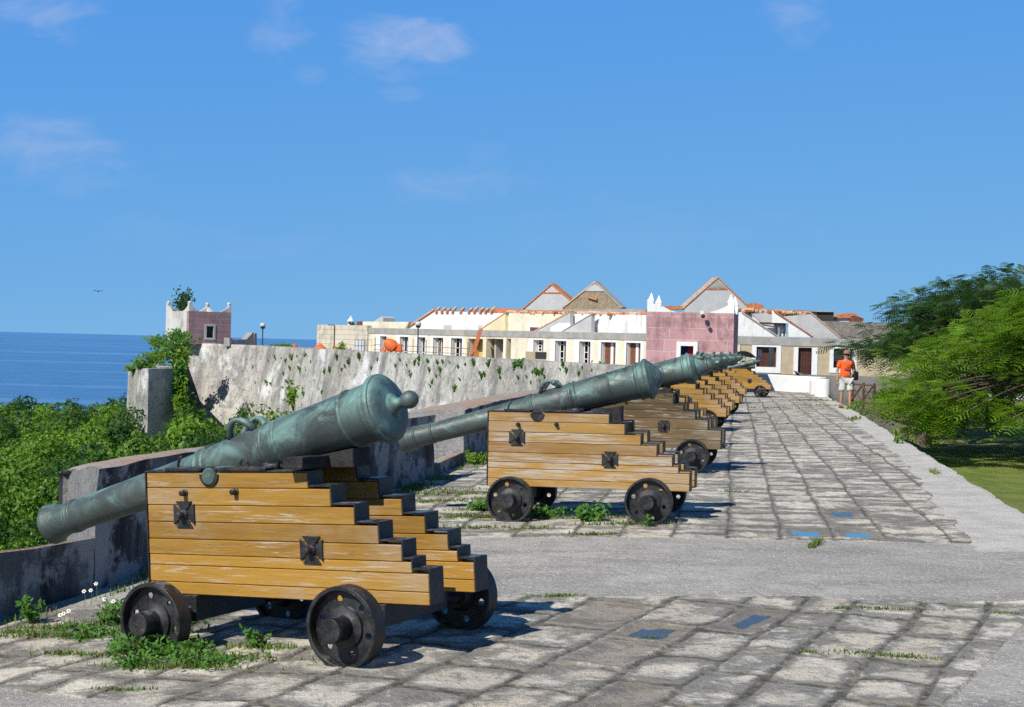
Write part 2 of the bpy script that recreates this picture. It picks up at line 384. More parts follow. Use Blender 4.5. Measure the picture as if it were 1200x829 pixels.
def paving():
    NY, NX = 860, 860
    ys = [5.6]
    k = .0083
    while ys[-1] < 74: ys.append(ys[-1] + k*max(.7,(ys[-1]/8.)**1.35))
    ys = np.array(ys); NY = len(ys)
    t = np.linspace(0,1,NX)
    Y = np.repeat(ys[:,None], NX, 1)
    xl = xin(ys) - .05; xr = xout(ys) + .015*np.sin(ys*2.1) + .05*fbm(ys*2.3, ys*0, 5)
    X = xl[:,None] + (xr-xl)[:,None]*t[None,:]
    H = gz(X, Y)
    # ---- slab lattice, two areas laid in different directions
    def slabs(u, v, seed, wmin, wmax, lmin, lmax):
        u = u + .05*fbm(u*.8, v*.8, seed+3)*2; v = v + .10*fbm(u*.9+9, v*.9, seed+5)*2
        r = np.random.RandomState(seed)
        ub = np.cumsum(r.uniform(wmin, wmax, 80)); ub -= ub[40]
        ci = np.clip(np.searchsorted(ub, u) - 1, 0, 78)
        du = np.minimum(u - ub[ci], ub[ci+1] - u)
        dv = np.zeros_like(u); ri = np.zeros(u.shape, np.int64)
        for c in np.unique(ci):
            vb = np.cumsum(r.uniform(lmin, lmax, 180)) - r.uniform(0,1) + v.min() - 1
            m = ci == c
            q = np.clip(np.searchsorted(vb, v[m]) - 1, 0, 178)
            ri[m] = q; dv[m] = np.minimum(v[m]-vb[q], vb[q+1]-v[m])
        return ci, ri, du, dv
    rg = fbm(X*11, Y*11, 21, 4)*.034
    a = math.atan2(.42, 1)
    un = X*math.cos(a) - Y*math.sin(a); vn = X*math.sin(a) + Y*math.cos(a)
    b = math.atan2(.14, 1)
    uf = X*math.cos(b) - Y*math.sin(b); vf = X*math.sin(b) + Y*math.cos(b)
    n1 = slabs(un, vn, 3, .30, .50, .42, .95); n2 = slabs(uf, vf, 9, .32, .60, .36, .90)
    band0 = 10.75 + .10*np.sin(X*1.7) + .35*fbm(X*1.5, Y*0, 8); band1 = 13.95 - .06*X + .1*fbm(X*2, Y*0, 4) + np.where(X < -.5, (X+.5)*.30, 0)
    near = Y < band0; far = Y > band1
    strip = X > xout(Y) - itp(Y, [0,16,25,75], [.95,.82,.5,.42]) + .22*fbm(X*3, Y*3, 33)
    slabr = (X > 2.15 + (Y-7.7)*.5) & (Y < 10.75) & (X < xout(Y)-.95)
    corner = (Y < 8.3 - .72*(X+2.6) + .15*fbm(X*3,Y*3,2)) & (X < -1.2) & (X > -6)
    smooth = (~near & ~far) | strip | corner | slabr
    strip = strip & ((Y > 13.2) | (Y < 5))
    ci = np.where(near, n1[0], n2[0]); ri = np.where(near, n1[1], n2[1]) + np.where(near, 0, 500)
    du = np.where(near, n1[2], n2[2]*1.0); dv = np.where(near, n1[3], n2[3])
    sid = _h(ci, ri, 5); sid2 = _h(ci, ri, 9)
    jw = itp(Y, [0,10,20,75], [.009,.009,.009,.014]) + .014*np.clip(fbm(X*.8,Y*.8,61,3)*3,0,1)
    sid3 = _h(ci, ri, 13); sid4 = _h(ci, ri, 15)
    eu = du - jw*np.where(far,.10,.5) - rg*.6 - sid3**2*np.where(far,.010,.022); ev = dv - jw*1.6 - rg*.9 - sid4**2*.030
    e = -np.log(np.exp(-55*np.clip(eu,-.3,.6)) + np.exp(-55*np.clip(ev,-.3,.6)))/55   # >0 inside a stone
    S = lambda x: np.clip(x,0,1)**2*(3-2*np.clip(x,0,1))
    inside = S((e+.004)/.020)
    dish = S(np.minimum(du/np.where(far,.055,.10), dv/.17)+rg*2)
    slab_h = .017 + inside*.011 + (sid-.5)*.010*inside - dish*.005*inside + fbm(X*5,Y*5,50,5)*.026
    tilt = 0
    # stones hollowed out where rain water stands
    wet = np.zeros_like(X); pud = []
    for (px,py,w,dpt) in [(762,735,1,.045),(768,764,.8,.045),(892,742,1,.045),(690,730,.8,.034),(690,828,.75,.04),(966,604,1,.05),(974,624,1,.05),(1022,627,1,.05),(1064,609,.6,.05),(940,553,.7,.04)]:
        r = ray(px,py); dd = 10.
        for _ in range(30):
            p = Vector((0,0,EYE)) + r*dd; g = gzf(p.x, p.y)+.02; dd += (p.z-g)/(-r.z)*.8
        i = int(np.argmin(abs(ys-p.y))); j = int(np.argmin(abs(X[i]-p.x)))
        m = (ci==ci[i,j]) & (ri==ri[i,j]) & ~smooth
        if m.sum() < 8: continue
        cz=float(H[i,j]); fl=(cz+.029-H) - .020*S(e/.16) + fbm(X*9,Y*9,51,3)*.006; k_=S(e/.05); slab_h = np.where(m, slab_h*(1-k_)+fl*k_, slab_h)
        wet = np.where(m, np.maximum(wet, w*S(e/.06)), wet)
        pud.append((p, X[m], Y[m], cz+.029-.0155, w))
    smo = .016 + fbm(X*.6,Y*.6,70,4)*.02 + fbm(X*14,Y*14,71,3)*.008
    Z = H + np.where(smooth, smo, slab_h + tilt)
    Z[:, -1] -= .3
    V = np.stack([X,Y,Z],-1).reshape(-1,3)
    idx = np.arange(NY*NX).reshape(NY,NX)
    Q = np.stack([idx[:-1,:-1],idx[:-1,1:],idx[1:,1:],idx[1:,:-1]],-1).reshape(-1,4)
    me = arr_mesh('stone_pavement', V, Q)
    fattr(me, 'joint', np.where(smooth, 0, 1-inside)); fattr(me, 'sid', sid); fattr(me, 'sid2', sid2)
    fattr(me, 'edge', np.where(smooth, 1, dish)); fattr(me, 'wet', wet)
    fattr(me, 'zone', np.where(strip, 1., np.where(smooth, .5, 0)))
    me.polygons.foreach_set('use_smooth', np.ones(len(Q), bool))
    m = Mat('old_paving_stone', .88, 0, .25)
    n = m.noise(2.4,8,.68); n2 = m.noise(11,7,.72); n3 = m.noise(45,4,.7); big = m.noise(.5,4,.6)
    sidn = m.attr('sid'); sid2n = m.attr('sid2'); ed = m.attr('edge'); z = m.attr('zone')
    c = m.mix(sidn, (.48,.455,.40), (.68,.645,.57))
    c = m.mix(m.math('MULTIPLY', m.ramp(sid2n,.45,1), .45), c, (.56,.49,.38))
    li = m.math('ADD', m.math('MULTIPLY', n, .9), m.math('MULTIPLY', ed, -.14))
    c = m.mix(m.math('MULTIPLY', m.ramp(li,.27,.40), .82), c, (.165,.165,.16))
    c = m.mix(m.math('MULTIPLY', m.ramp(n2,.51,.63), .62), c, (.13,.128,.12))
    c = m.mix(m.math('MULTIPLY', m.ramp(m.noise(6,7,.7,m.map(loc=(3,9,4))),.54,.66), .6), c, (.72,.71,.68))
    c = m.mix(m.ramp(n3,.57,.70,0,.6), c, (.05,.048,.042))
    c = m.mix(m.ramp(m.vor(60),.0,.22,.35,0), c, (.6,.58,.54))
    conc = m.mix(m.ramp(big,.35,.65), (.35,.34,.325), (.45,.435,.41))
    conc = m.mix(m.ramp(n,.42,.62,0,.5), conc, (.25,.245,.235)); conc = m.mix(m.ramp(m.noise(.9,6,.7,m.map((.6,1.6,1),loc=(1,2,2))),.52,.62,0,.5), conc, (.20,.195,.185)); conc = m.mix(m.ramp(m.vor(1.1,m.map(loc=(.3,.7,0)),'DISTANCE_TO_EDGE'),.010,.0,0,.16), conc, (.12,.115,.10))
    conc = m.mix(m.ramp(m.noise(38,3,.8,m.map(loc=(5,5,5))),.54,.62,0,.75), conc, (.66,.63,.58)); conc = m.mix(m.ramp(m.noise(24,5,.8),.55,.66,0,.6), conc, (.17,.165,.155))
    conc = m.mix(m.ramp(n3,.55,.7,0,.55), conc, (.15,.147,.14))
    strp = m.mix(m.ramp(n,.4,.65), (.56,.545,.51), (.44,.43,.40))
    strp = m.mix(m.ramp(n2,.55,.72,0,.4), strp, (.42,.40,.365))
    c = m.mix(m.ramp(z,.2,.3), c, conc); c = m.mix(m.ramp(z,.7,.8), c, strp)
    jt = m.mix(m.ramp(n2,.4,.65), (.065,.062,.052), (.26,.24,.20))
    c = m.mix(m.math('MULTIPLY', m.attr('joint'), .92), c, jt)
    c = m.mix(m.math('MULTIPLY', m.attr('wet'), .80), c, (.20,.165,.115))
    c = m.mix(1., c, (1.15,1.12,1.06), 'MULTIPLY')
    m.color(c); m.rough(m.ramp(m.attr('wet'),0,1,.9,.45))
    m.bump(m.math('ADD', m.math('MULTIPLY',n2,.8), m.math('MULTIPLY',n3,.8)), .022)
    o = link('stone_pavement', me, m.m); tag(o, kind='structure')
    # standing water
    w = Mat('rain_water', .03, 0, .6)
    g_ = w.n.new('ShaderNodeBsdfGlossy'); g_.inputs['Roughness'].default_value=.04; g_.inputs[0].default_value=(.85,.82,.78,1); t_ = w.n.new('ShaderNodeBsdfTransparent'); t_.inputs[0].default_value=(.80,.76,.68,1)
    f_ = w.n.new('ShaderNodeFresnel'); f_.inputs[0].default_value=1.33; x_ = w.n.new('ShaderNodeMixShader')
    w.L(f_.outputs[0],x_.inputs[0]); w.L(t_.outputs[0],x_.inputs[1]); w.L(g_.outputs[0],x_.inputs[2]); w.L(x_.outputs[0],w.n['Material Output'].inputs[0])
    for p, xs, yy, zz, wt in pud:
        if wt < .9: continue
        cx, cy = np.median(xs), np.median(yy)
        lev = zz
        hw = (xs.max()-xs.min())/2*1.0; hl = (yy.max()-yy.min())/2*1.0
        mb = MB(); pts = []
        for k in range(56):
            a_ = 2*math.pi*k/56
            rr = 1+.22*math.sin(3*a_+cx*7)+.14*math.sin(5*a_+cy*3)+.07*math.sin(9*a_+cx)
            pts.append((cx+hw*.62*rr*math.cos(a_), cy+hl*.60*rr*math.sin(a_), lev))
        mb.add(pts, [tuple(range(56))])
        q = mb.build('puddle', w.m); tag(q, kind='structure')
    return (X, Y, Z, ys)
PX, PY, PZ, PYS = paving()
def pz(x, y):
    i = int(np.argmin(abs(PYS-y))); j = int(np.argmin(abs(PX[i]-x))); return float(PZ[i,j])
def ground_at(px, py):
    r = ray(px,py); dd = 10.
    for _ in range(40):
        p = Vector((0,0,EYE)) + r*dd; dd += (p.z-gzf(p.x,p.y)-.01)/(-r.z)*.7
    return Vector((p.x,p.y,pz(p.x,p.y)))

# ------------------------------------------------------------------ cannons
Lc, Hc, TH, G = 1.98, .72, .135, .35
STEPS = [(0.,.193),(-.108,.25),(-.168,.345),(-.318,.443),(-.473,.542),(-.63,.642),(-.784,Hc+.005)]
STEPS_B = [(0.,.26),(-.18,.39),(-.35,.495),(-.51,.586),(-.65,.69),(-.78,.73)]
def profile(steps):
    """outline in (x,z): rear bottom, up the stairs, front"""
    pts = [(0.,0.)]
    for i,(x,z) in enumerate(steps):
        pts.append((x,z))
        if i+1 < len(steps): pts.append((steps[i+1][0], z))
    top = steps[-1][1]; pts.append((-Lc, top)); pts.append((-Lc, 0.)); return pts
XT = -1.492
def make_cheek(root, side, steps, planks, mat):
    y0, y1 = side*G/2, side*(G/2+TH)
    lo, hi = min(y0,y1), max(y0,y1)
    mb = MB(); r = random.Random(int(side*3+10))
    zs = [0]+planks
    for a,b in zip(zs[:-1], zs[1:]):
        mid = (a+b)/2; xr = 0
        for (x,z) in steps:
            if mid < z: xr = x; break
        j = r.uniform(-.0025,.0025)
        mb.box((-Lc+.003, lo+.002+j, a+.0016), (xr-.003, hi-.002+j, b-.0016))
    o = mb.build('cheek', mat, root, bevel=.004)
    # blackened edge band all round
    pr = profile(steps); mb = MB(); e = .009
    lo2, hi2 = lo-.004, hi+.004
    for i in range(len(pr)-1):
        (xa,za),(xb,zb) = pr[i],pr[i+1]
        if abs(xa-xb) < 1e-6:      # riser or front
            out = 1 if i < len(pr)-2 else -1
            z0_,z1_ = min(za,zb),max(za,zb)
            mb.box((min(xa,xa+out*e), lo2, z0_+(.004 if out>0 else 0)), (max(xa,xa+out*e), hi2, z1_+e-.001))
        else:
            if za <= 0: continue
            x0_,x1_ = min(xa,xb),max(xa,xb)
            if za > steps[-1][1]-.001:   # long top, broken by the trunnion bed
                mb.box((XT+.075, lo2, za), (x1_+e-.002, hi2, za+e)); mb.box((-Lc-e+.002, lo2, za), (XT-.075, hi2, za+e))
            else: mb.box((x0_+e-.001, lo2, za), (x1_+e-.002, hi2, za+e))
    mb.build('edge_band', M['black'], o, bevel=.002)
    # trunnion bed strap and loop
    yo = side*(G/2+TH); ys_ = [yo+side*.012, y0]
    mb = MB(); top = steps[-1][1]
    seg = 12; R0, R1 = .054, .069
    V=[];F=[]
    for k in range(seg+1):
        a = math.pi*(1+k/seg)
        for rr in (R0,R1):
            for yy in (min(ys_),max(ys_)): V.append((XT+rr*math.cos(a), yy, top-.012+rr*math.sin(a)*1.05))
    for k in range(seg):
        q=k*4; F += [(q,q+4,q+5,q+1),(q+2,q+3,q+7,q+6),(q,q+2,q+6,q+4),(q+1,q+5,q+7,q+3)]
    mb.add(V,F)
    mb.box((XT-.33, min(ys_), top+.010), (XT-R0, max(ys_), top+.026)); mb.box((XT+R0, min(ys_), top+.010), (XT+.42, max(ys_), top+.026))
    mb.build('trunnion_strap', M['black'], o, bevel=.002)
    mb = MB(); yb = side*(G/2+TH)  # solid black disc and plate standing for the shade inside the notch
    mb.lathe([(.053,-.02),(.053,.002),(.0001,.002)], Matrix.Translation((XT,yb,top-.02)) @ Matrix.Rotation(-side*math.pi/2,4,'X'), 18, False)
    mb.box((XT-.053,min(yb-side*.02,yb+side*.002),top-.02),(XT+.053,max(yb-side*.02,yb+side*.002),top+.001)); mb.build('trunnion_notch_shade', M['black'], o)
    # iron cross plates with boss
    for (cx,cz) in ((-1.69,.477),(-.771,.287)):
        mb = MB(); s_=.078
        for k in range(4):
            Mx = Matrix.Translation((cx, yo, cz)) @ Matrix.Rotation(math.pi/2*k, 4, 'Y')
            pts = [Mx @ Vector(p) for p in ((-.014,0,.016),(.014,0,.016),(.062,0,s_),(-.062,0,s_))]
            mb.prism([tuple(p) for p in pts], (0, side*.012, 0))
        mb.lathe([(.034,0),(.034,.018),(.022,.03),(.020,.062),(.012,.07)], Matrix.Translation((cx,yo,cz)) @ Matrix.Rotation(-side*math.pi/2,4,'X'), 12)
        mb.box((cx-.018,min(yo,yo+side*.015),cz-.018),(cx+.018,max(yo,yo+side*.015),cz+.018))
        mb.build('cross_plate', M['black'], o, bevel=.002)
    for (cx,cz) in ((-1.68,.604),(-1.30,.613)):
        mb = MB(); mb.lathe([(.022,0),(.022,.008),(.016,.012),(.017,.04),(.009,.047)], Matrix.Translation((cx,yo,cz)) @ Matrix.Rotation(-side*math.pi/2,4,'X'), 10)
        mb.build('bolt', M['black'], o)
    return o

def make_wheel(root, x, z, side):
    y_out = side*(G/2+TH+.348)
    r, w = .225, .105
    Mx = Matrix.Translation((x, y_out, z)) @ Matrix.Rotation(-side*math.pi/2, 4, 'X') @ Matrix.Rotation(side*.3, 4, 'Z')   # local +z outward
    mb = MB(); n = 48
    # rim ring: outer face at 0, depth -w
    prof = [(r-.026,-.052),(r-.024,-.004),(r-.020,0),(r-.004,0),(r,-.004),(r,-w+.004),(r-.004,-w),(r-.024,-w),(r-.028,-.064)]
    mb.lathe(prof, Mx, n, False)
    # web disc with six round holes
    rin, rout, hr, hc, K = .062, r-.024, .021, .152, 6
    for (zz) in (-.052, -.066):
        V=[];F=[]
        for k in range(K):
            a0 = 2*math.pi*k/K
            ring_o=[]; ring_i=[]
            m_=16
            for q in range(m_):
                t = 2*math.pi*q/m_
                # sector boundary point in polar box
                dx, dy = math.cos(t), math.sin(t)
                s_ = min((rout-hc)/dx if dx>1e-6 else (hc-rin)/-dx if dx<-1e-6 else 9, (math.pi/K*hc)/abs(dy) if abs(dy)>1e-6 else 9)
                ro = hc+dx*s_; an = a0 + dy*s_/hc
                ring_o.append((ro*math.cos(an), ro*math.sin(an), zz))
                ring_i.append(((hc+hr*dx)*math.cos(a0)-hr*dy*math.sin(a0), (hc+hr*dx)*math.sin(a0)+hr*dy*math.cos(a0), zz))
            b=len(V); V+=ring_o+ring_i
            F+=[(b+q,b+(q+1)%m_,b+m_+(q+1)%m_,b+m_+q) for q in range(m_)]
            # corners of the sector
            for sy in (1,-1):
                for R_ in (rin,rout):
                    pass
        mb.add([Mx@Vector(p) for p in V],F)
    for k in range(K):
        a0 = 2*math.pi*k/K; c = Vector((hc*math.cos(a0),hc*math.sin(a0),0))
        mb.lathe([(hr,-.066),(hr,-.052)], Mx @ Matrix.Translation(c), 16, False)
    # fill the sector corners
    for k in range(K):
        a0 = 2*math.pi*(k+.5)/K
        for zz in (-.0525,-.0655):
            for (ra,rb) in ((.168,rout),(rin,.136)):
                q=[]
                for (rr,da) in ((ra,-.16),(rb,-.23),(rb,.23),(ra,.16)): q.append(Mx@Vector((rr*math.cos(a0+da),rr*math.sin(a0+da),zz)))
                mb.add(q,[(0,1,2,3)])
    # hub
    o = mb.build('wheel', M['black'], root, autos=.6)
    mb = MB()
    mb.lathe([(.115,-.051),(.113,-.036),(.082,-.030),(.070,-.02),(.068,.095),(.064,.10),(0.0001,.10)], Mx, 24)
    mb.lathe([(.105,-.067),(.09,-.10),(.075,-.13)], Mx, 24)
    mb.box((-.03,-.004,.1),(.03,.004,.104),Mx)
    mb.build('hub', M['black'], o, autos=.6)
    return o

EL = math.atan(.268)
def barrel_mesh(root, kind, bmat='bronze', short=False):
    bx = Vector((-.44,0,1.07)); d = Vector((-math.cos(EL),0,-math.sin(EL)))
    xax = Vector((0,1,0)); yax = d.cross(xax)
    Mx = Matrix((( xax.x,yax.x,d.x,bx.x),(xax.y,yax.y,d.y,bx.y),(xax.z,yax.z,d.z,bx.z),(0,0,0,1)))
    def ring(s,r,h=.010,w=.022): return [(r,s-w*.7),(r+h*.6,s-w*.5),(r+h,s-w*.25),(r+h,s+w*.25),(r+h*.6,s+w*.5),(r,s+w*.7)]
    if kind == 'plain':
        p = [(.062,-.058),(.075,-.052),(.13,-.045),(.175,-.030),(.186,-.018),(.190,-.010),(.2,-.006),(.203,.0),(.203,.022),(.198,.030),(.184,.034),(.182,.060),(.178,.064),(.172,.09),(.168,.20)]
        p += ring(.225,.167,.008) + [(.160,.42),(.152,.70)] + ring(.73,.151,.007,.016) + [(.148,.80)] + ring(.83,.147,.009) + [(.141,1.05),(.134,1.28)] + ring(1.31,.133,.011,.03) + ring(1.37,.128,.008)
        p += [(.121,1.42),(.116,1.6),(.108,2.05),(.102,2.45)] + ring(2.49,.101,.006,.014) + ring(2.515,.101,.009,.02) + ring(2.54,.101,.006,.014)
        p += [(.101,2.58),(.105,2.62),(.116,2.665),(.128,2.70),(.134,2.715),(.134,2.728),(.128,2.733),(.062,2.733),(.06,2.70),(.055,2.3)]
    else:
        p = [(.060,-.085),(.07,-.08),(.11,-.078),(.125,-.06),(.15,-.05),(.17,-.03),(.185,-.012),(.200,-.006),(.204,.004),(.204,.024),(.196,.034),(.186,.038),(.184,.075)]
        p += ring(.10,.184,.008) + [(.170,.13),(.166,.22),(.162,.36)] + ring(.39,.161,.007,.018) + [(.156,.55),(.150,.72)] + ring(.745,.150,.012,.03)+ring(.79,.148,.008)
        p += [(.140,1.0),(.134,1.16)] + ring(1.19,.133,.009)+[(.130,1.24),(.120,1.26)] + [(.116,1.4),(.107,1.85),(.102,2.24)] + ring(2.26,.102,.008,.018)
        p += [(.103,2.30),(.108,2.42)] + ring(2.44,.108,.008,.018) + [(.110,2.47),(.118,2.50),(.124,2.525)] + ring(2.54,.124,.008,.018) + [(.130,2.575),(.132,2.59),(.126,2.60),(.06,2.60),(.058,2.57),(.055,2.2)]
    mb = MB(); mb.lathe(p, Mx, 40, False)
    o = mb.build('barrel', M[bmat], root, autos=.7)
    # knob behind the breech
    mb = MB()
    if short:
        mb.lathe([(.0001,-.125),(.05,-.12),(.08,-.105),(.10,-.07)], Mx, 20, False)
    elif kind == 'plain':
        mb.lathe([(.0001,-.222),(.022,-.217),(.040,-.203),(.051,-.183),(.053,-.165),(.049,-.146),(.037,-.128),(.030,-.118),(.031,-.10),(.038,-.082),(.055,-.066),(.070,-.058),(.073,-.050)], Mx, 20, False)
    else:
        mb.lathe([(.0001,-.38),(.020,-.375),(.030,-.355),(.026,-.335),(.018,-.325),(.030,-.31),(.055,-.295),(.075,-.27),(.085,-.24),(.088,-.22),(.105,-.21),(.108,-.19),(.098,-.18),(.112,-.15),(.125,-.12),(.132,-.10),(.140,-.09),(.142,-.07),(.13,-.06)], Mx, 20, False)
        for k in range(2):       # cast beast heads and knobs on the ornate breech
            a = math.pi*(-.5) + (k-.5)*.9
            c = Mx @ Vector((.128*math.cos(a),.128*math.sin(a),-.14)); mb.ball(c,.036,8,sc=(1.6,.8,1)); mb.tube([c,Mx @ Vector((.185*math.cos(a),.185*math.sin(a),-.17))],[.022,.012],8); mb.ball(Mx @ Vector((.19*math.cos(a),.19*math.sin(a),-.175)),.020,8)
            c = Mx @ Vector((.095*math.cos(a+.6),.095*math.sin(a+.6),-.25)); mb.ball(c,.022,8,sc=(1.6,1,1))
    mb.build('breech_knob', M[bmat], o, autos=.8)
    # lifting handles
    for sy in (-1,1):
        pts=[]; hs = 1.00 if kind=='plain' else .98
        for k in range(11):
            t=k/10; s_=hs-.10+.20*t; r0=.135-.01*t; hh=.105*math.sin(math.pi*t)**.7
            ang=.42*sy
            rr=r0+hh
            # local: x across, y = d x across, z along; up is -y or +y
            up = -1 if (Mx.to_3x3() @ Vector((0,-1,0))).z > 0 else 1
            pts.append(Mx @ Vector((math.sin(ang)*rr, up*math.cos(ang)*rr, s_ - .035*math.sin(math.pi*t)*0)))
        rd=[.024]+[.019+.004*math.sin(k) for k in range(1,10)]+[.024]
        mb=MB(); mb.tube(pts, rd, 10)
        if kind!='plain': mb.ball(pts[2],.028,8); mb.ball(pts[8],.026,8)
        mb.build('lifting_handle', M[bmat], o, smooth=True)
    # trunnions
    s_t = 1.085
    tc = bx + d*s_t
    for sy in (-1,1):
        mb=MB(); mb.lathe([(.050,.09),(.050,G/2+TH+.010),(.046,G/2+TH+.016),(.0001,G/2+TH+.016)] if kind=='plain' else [(.050,.09),(.050,G/2+TH-.10),(.0001,G/2+TH-.10)], Matrix.Translation((XT,0,Hc-.018)) @ Matrix.Rotation(-sy*math.pi/2,4,'X'), 20, False)
        mb.build('trunnion', M[bmat], o, autos=.6)
    return o

def make_cannon(kind, steps=STEPS, wmat='wood', planks=None, bmat='bronze', short=False):
    root = empty('garrison_cannon')
    planks = planks or [.072,.193-.021,.25-.018,.328,.43,.53,.632,steps[-1][1]]
    planks = planks if steps is STEPS_B else [.072,.172,.235,.328,.43,.53,.632,Hc+.005]
    for s_ in (-1,1): make_cheek(root, s_, steps, planks, M[wmat])
    for (x,z) in ((-.352,-.08),(-1.685,-.108)):
        mb=MB(); mb.box((x-.07,-(G/2+TH+.02),z-.045),(x+.07,G/2+TH+.02,-.002-(.0)))
        mb.tube([(x,-.62,z),(x,.62,z)], .05, 14)
        mb.build('axle', M['black'], root, bevel=.004)
        for s_ in (-1,1): make_wheel(root,x,z,s_)
    mb=MB(); mb.box((-1.60,-G/2+.001,.05),(-1.48,G/2-.001,.42)); mb.build('transom', M['darkwood'], root, bevel=.004)
    mb=MB(); mb.box((-.75,-G/2+.001,.03),(-.30,G/2-.001,.11)); mb.build('transom', M['darkwood'], root, bevel=.004)
    b = barrel_mesh(root, kind, bmat, short)
    if kind == 'plain':      # timber laid across the cheeks to carry the breech, with a wedge
        mb=MB(); q = Matrix.Translation((-.86,0,steps[-1][1]+.045)) @ Matrix.Rotation(.10,4,'Z') @ Matrix.Rotation(-.035,4,'X')
        mb.box((-.065,-.40,-.034),(.065,.38,.034), q)
        mb.build('breech_rest', M['darkwood'], root, bevel=.005)
        mb=MB(); mb.prism([(-1.15,-.09,.735),(-.62,-.09,.735),(-.62,-.09,.845),(-1.15,-.09,.76)],(0,.18,0)) 
    else:
        mb=MB(); mb.prism([(-1.15,-.07,.60),(-.70,-.07,.60),(-.70,-.07,.80),(-1.15,-.07,.72)],(0,.14,0)) 
    mb.build('quoin', M['darkwood'], root, bevel=.004)
    # iron bits on the cheek top: hook, ring, pin
    for sy in (-1,1):
        y=sy*(G/2+.05)
        mb=MB(); mb.tube([(-1.80,y,Hc),(-1.80,y,Hc+.05),(-1.785,y,Hc+.085),(-1.765,y,Hc+.095)],.009,8); mb.build('iron_hook', M['black'], root, smooth=True)
        mb=MB(); mb.tube([(XT+.19+.028*math.cos(a),y,Hc+.045+.028*math.sin(a)) for a in [k*math.pi/6 for k in range(13)]],.008,6); mb.build('iron_ring', M['black'], root, smooth=True)
        mb=MB(); mb.tube([(XT+.28,y,Hc+.028),(XT+.44,y,Hc+.036)],.022,10); mb.build('locking_pin', M['black'], root, smooth=True)
    return root

cA = make_cannon('plain')
cB = make_cannon('ornate', wmat='woodpale', bmat='bronzedark', short=True)
cC = make_cannon('ornate', STEPS_B, 'woodbrown', [.12,.26,.39,.495,.586,.73])
def rotm(e): return Euler(e,'XYZ').to_matrix()
cA.location = (-.259, 8.832, -1.459+EYE); cA.rotation_euler = [math.radians(a) for a in (1.12,-3.67,-28.93)]
cB.location = (1.792, 15.372, -1.430+EYE); cB.rotation_euler = [math.radians(a) for a in (-.66,-.72,-12.34)]
CG = 'cannons lined up along the parapet'
tag(cA, 'nearest cannon, ochre stepped carriage with a smooth green barrel ending in a round knob', 'cannon', CG)
tag(cB, 'second cannon from the camera, pale worn ochre carriage side-on with a blacked-in trunnion notch', 'cannon', CG)
tag(cC, 'third cannon, the one with weathered dark brown planks instead of ochre', 'cannon', CG)
LAB = ['fourth cannon, half hidden directly behind the brown carriage, only its upper steps showing',
       'fifth cannon, ochre carriage whose black wheel shows just above the brown carriage',
       'sixth cannon, ochre carriage squeezed between the fifth and seventh in the row',
       'seventh cannon, ochre stepped carriage in the far half of the row',
       'eighth cannon, ochre carriage just in front of the last one',
       'farthest cannon, small barrel on an ochre carriage standing clear in front of the white wall']
spots = [(847.6,21.1,-12.5),(838,25.8,-13),(853,31.5,-13),(860,35.3,-13.5),(868,40.2,-14),(874.5,49,-14),(904,58,-14)]
for i,(px,d,yaw) in enumerate(spots):
    if i == 0: o = cC
    else:
        o = copy_tree(cA)
        for ch in list(kids(o)):
            if ch.name.startswith('barrel'):
                for g_ in list(kids(ch)): bpy.data.objects.remove(g_)
                bpy.data.objects.remove(ch)
        cb_=[k_ for k_ in kids(cC) if k_.name.startswith('barrel')][0]
        copy_tree(cb_, o)
        if i in (3,5):      # the smooth barrel only stands in front; here only its pose differs
            pass
        tag(o, LAB[i-1])
    X = (px-600)/FPX*d; Y = d
    e = math.radians(yaw + (0,1.4,-.9,1.1,-1.2,.8,0)[i])
    c_,s_ = math.cos(e), math.sin(e)
    def wpt(lx,ly): return (ox+c_*lx-s_*ly, oy+s_*lx+c_*ly)
    ox, oy = X + s_*(-.31)*-1*-1, Y
    ox, oy = X - (-s_*(-.31)), Y - (c_*(-.31))
    r_ = gzf(*wpt(-.352,0)); f_ = gzf(*wpt(-1.685,0)); a_ = gzf(*wpt(-1,-.66)); b_ = gzf(*wpt(-1,.66))
    pit = -math.atan2((r_+.305)-(f_+.333), 1.333); rol = math.atan2(b_-a_, 1.32)
    z = r_+.305+.022 + math.tan(-pit)*.352
    o.location = (ox,oy,z); o.rotation_euler = (rol,pit,e)
    if i == 6:
        for ch in kids(o):
            if ch.name.startswith('barrel'):
                ch.scale=(.66,.66,.66); ch.location=(-.38,0,.27)

